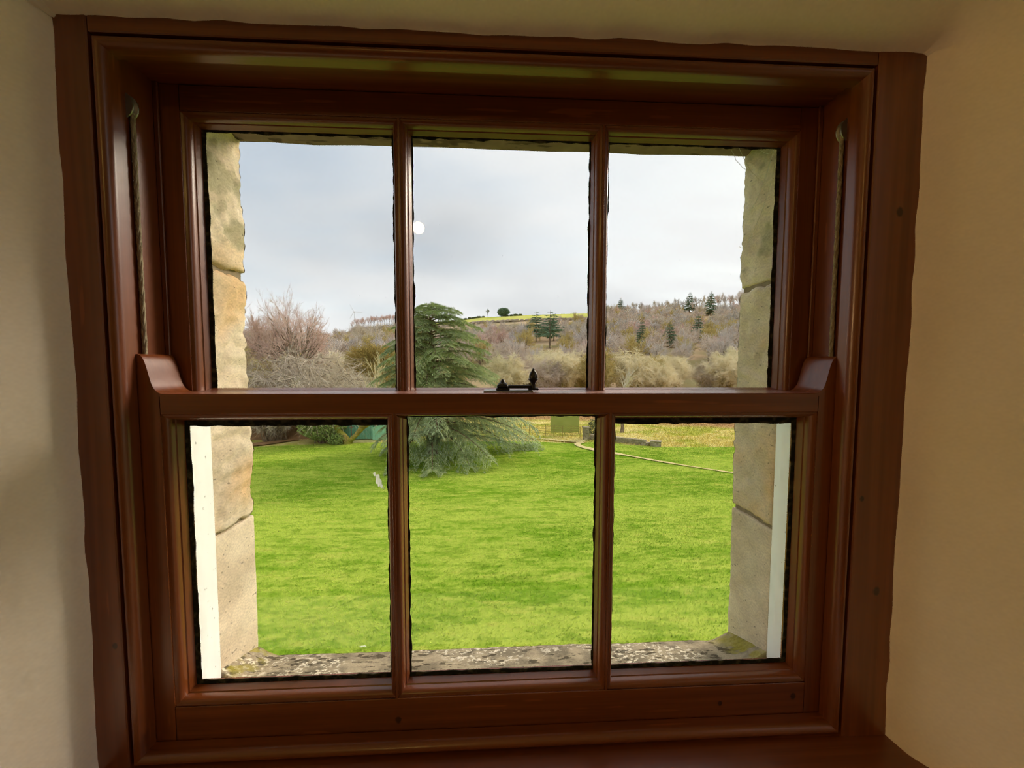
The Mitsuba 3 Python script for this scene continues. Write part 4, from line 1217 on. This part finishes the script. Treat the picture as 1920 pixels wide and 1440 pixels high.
# clump on the left ridge
for a in np.linspace(-.352, -.215, 24):
    yr = float(np.interp(a, RA, RY))
    g = group_of('grp_ridge%d_twig_red' % (rng.integers(2)), variants['ridge0'] if rng.integers(2) == 0 else variants['ridge1'], ('bark_grey', 'twig_red'))
    plant('ridge_tree', 'pinkish bare tree of the clump on the left ridge', 'tree', 'bare trees of the left ridge clump', g, a * (yr + .47), yr + rng.uniform(-5, 3), rng.uniform(.8, .98), rz=rng.uniform(0, 360))
for a in np.linspace(-.19, -.10, 13):
    yr = float(np.interp(a, RA, RY))
    g = group_of('grp_ridge2_hedge', variants['ridge2'], ('bark_grey', 'hedge_leaves'))
    plant('ridge_pine', 'thin dark pine in the row on the ridge behind the cedar', 'tree', 'dark pines on the ridge behind the cedar', g, a * (yr + .47), yr + rng.uniform(-4, 3), rng.uniform(.72, .98), rz=rng.uniform(0, 360))
# pale willows at the foot of the hill
for (a0, a1, y0, y1, n) in ((.03, .80, 62, 96, 40), (-.62, -.08, 70, 105, 26)):
    pts = []
    while len(pts) < n:
        yy = rng.uniform(y0, y1)
        xx = rng.uniform(a0, a1) * yy
        if any((xx - q[0]) ** 2 + (yy - q[1]) ** 2 < 2.6 ** 2 for q in pts):
            continue
        pts.append((xx, yy))
    for (xx, yy) in pts:
        i = rng.integers(3)
        tint = ['twig_ochre', 'twig_olive', 'twig_brown'][rng.choice(3, p=[.52, .30, .18] if a0 > 0 else [.2, .4, .4])]
        g = group_of('grp_willow%d_%s' % (i, tint), variants['willow%d' % i], ('bark_moss', tint), ('stems', 'twigs'))
        s = rng.uniform(.8, 1.2)
        plant('willow', '%s bare willow bush at the foot of the hillside, upper %s pane' % (WORDS[tint], pane_of(xx / yy)), 'bush', '%s willow bushes at the foot of the hill, %s pane' % (WORDS[tint], pane_of(xx / yy)), g, xx, yy, s, rz=rng.uniform(0, 360))
# conifers that stand out
NAMED = [('rounded dark pine, left of the three on the open hillside', 2, 20.4, 181.8, 15.0), ('tall dark pine, middle of the three on the open hillside', 2, 23.6, 159.3, 16.5), ('dark pine, right of the three on the open hillside', 2, 29.2, 184.1, 14.0),
         ('dark green fir in the wood, leftmost of the three low firs', 0, 62.6, 159.4, 11.5), ('dark green fir in the wood, middle of the three low firs', 1, 72.8, 155.7, 10.5), ('dark green fir in the wood, rightmost of the three low firs', 0, 88.2, 162.0, 12.5),
         ('dark fir just below the right skyline, the right one of two', 0, 147.3, 255.2, 16.5), ('dark fir just below the right skyline, the left one of two', 0, 147.6, 284.3, 15.5), ('lone fir poking above the skyline beside the right glazing bar', 1, 106.7, 319.5, 13.5),
         ('small dark evergreen on the hillside right of the cedar', 1, 9.9, 189.1, 5.6)]
for lab, v, xx, yy, hgt in NAMED:
    g = group_of('grp_fir%d' % v, fir[v], ('bark_grey', 'fir_needles'), ('trunk', 'foliage'))
    plant('conifer', lab, 'conifer', None, g, xx, yy, hgt / 10, rz=rng.uniform(0, 360))
k = thing('hilltop_tree', 'round dark tree alone on the skyline pasture', 'tree')
part(k, 'trunk', tuple(tube([(0, 0, 0), (0, 0, 2.0), (0, 0, 5)], [.4, .3, .2], 6)), 'bark_grey', to_world=put(9.2, 341.0, float(terrain(9.2, 341)) + .5))
part(k, 'crown', leaf_ball(55, 2600, 5.2, 4.5, 3.6, .9, .35), 'fir_needles', to_world=put(9.2, 341.0, float(terrain(9.2, 341)) + 4.6), kind='stuff', label='dense dark crown')
g = group_of('grp_ridge0_hedge', variants['ridge0'], ('bark_grey', 'hedge_leaves'))
plant('hilltop_tree', 'thin bare tree on the skyline left of the round dark tree', 'tree', None, g, -4.8, 343.5, .7)
# hedges on the ridge pasture
hedge = mikit.ply(leaf_ball(61, 420, 2.6, 1.6, 1.1, .7, .3), 'hedge_leaves')
hedge2 = mikit.ply(leaf_ball(62, 420, 2.6, 1.6, 1.2, .7, .3), 'twig_brown')
scene['grp_hedge'] = {'type': 'shapegroup', 'bush': hedge}
scene['grp_hedge_brown'] = {'type': 'shapegroup', 'bush': hedge2}
for a in list(np.arange(-.105, -.02, .0115)) + list(np.arange(.035, .075, .012)):
    yr = float(np.interp(a, RA, RY)) * .995
    plant('hedge_bush', 'low dark hedge bush along the skyline pasture', 'bush', 'hedge bushes along the skyline', 'grp_hedge', a * (yr + .47), yr, rng.uniform(.7, 1.0), rz=rng.uniform(0, 360), z=float(terrain(a * (yr + .47), yr)) + 1.3)
for a in np.arange(-.15, .27, .0125):
    yr = float(np.interp(a, RA, RY)) * .872
    plant('hedge_bush', 'brown hedge bush along the lower side of the ridge pasture', 'bush', 'hedge bushes below the ridge pasture', 'grp_hedge_brown', a * (yr + .47), yr, rng.uniform(.6, .95), rz=rng.uniform(0, 360), z=float(terrain(a * (yr + .47), yr)) + .9)

# far wind turbine
k = thing('wind_turbine', 'faint white wind turbine on the horizon left of the ridge clump', 'wind turbine')
tx, ty = -150.0, 428.0
tz = float(terrain(tx, ty)) - 1
part(k, 'tower', tuple(tube([(tx, ty, tz), (tx, ty, tz + 24)], [.32, .16], 8)), 'turbine_white', smooth=60)
part(k, 'nacelle', box(tx - .5, tx + .5, ty - 1.2, ty + .8, tz + 23.6, tz + 24.6, .15), 'turbine_white')
for i in range(3):
    an = math.radians(118 + 120 * i)
    part(k, 'blade', tuple(tube([(tx, ty - 1.3, tz + 24.1), (tx + 5 * math.cos(an), ty - 1.3, tz + 24.1 + 5 * math.sin(an)), (tx + 9.5 * math.cos(an), ty - 1.3, tz + 24.1 + 9.5 * math.sin(an))], [.16, .22, .06], 5)), 'turbine_white')

for q in list(scene):
    if isinstance(scene[q], dict) and scene[q].get('type') == 'ply' and scene[q].get('bsdf') is None:
        raise ValueError('no material on ' + q)
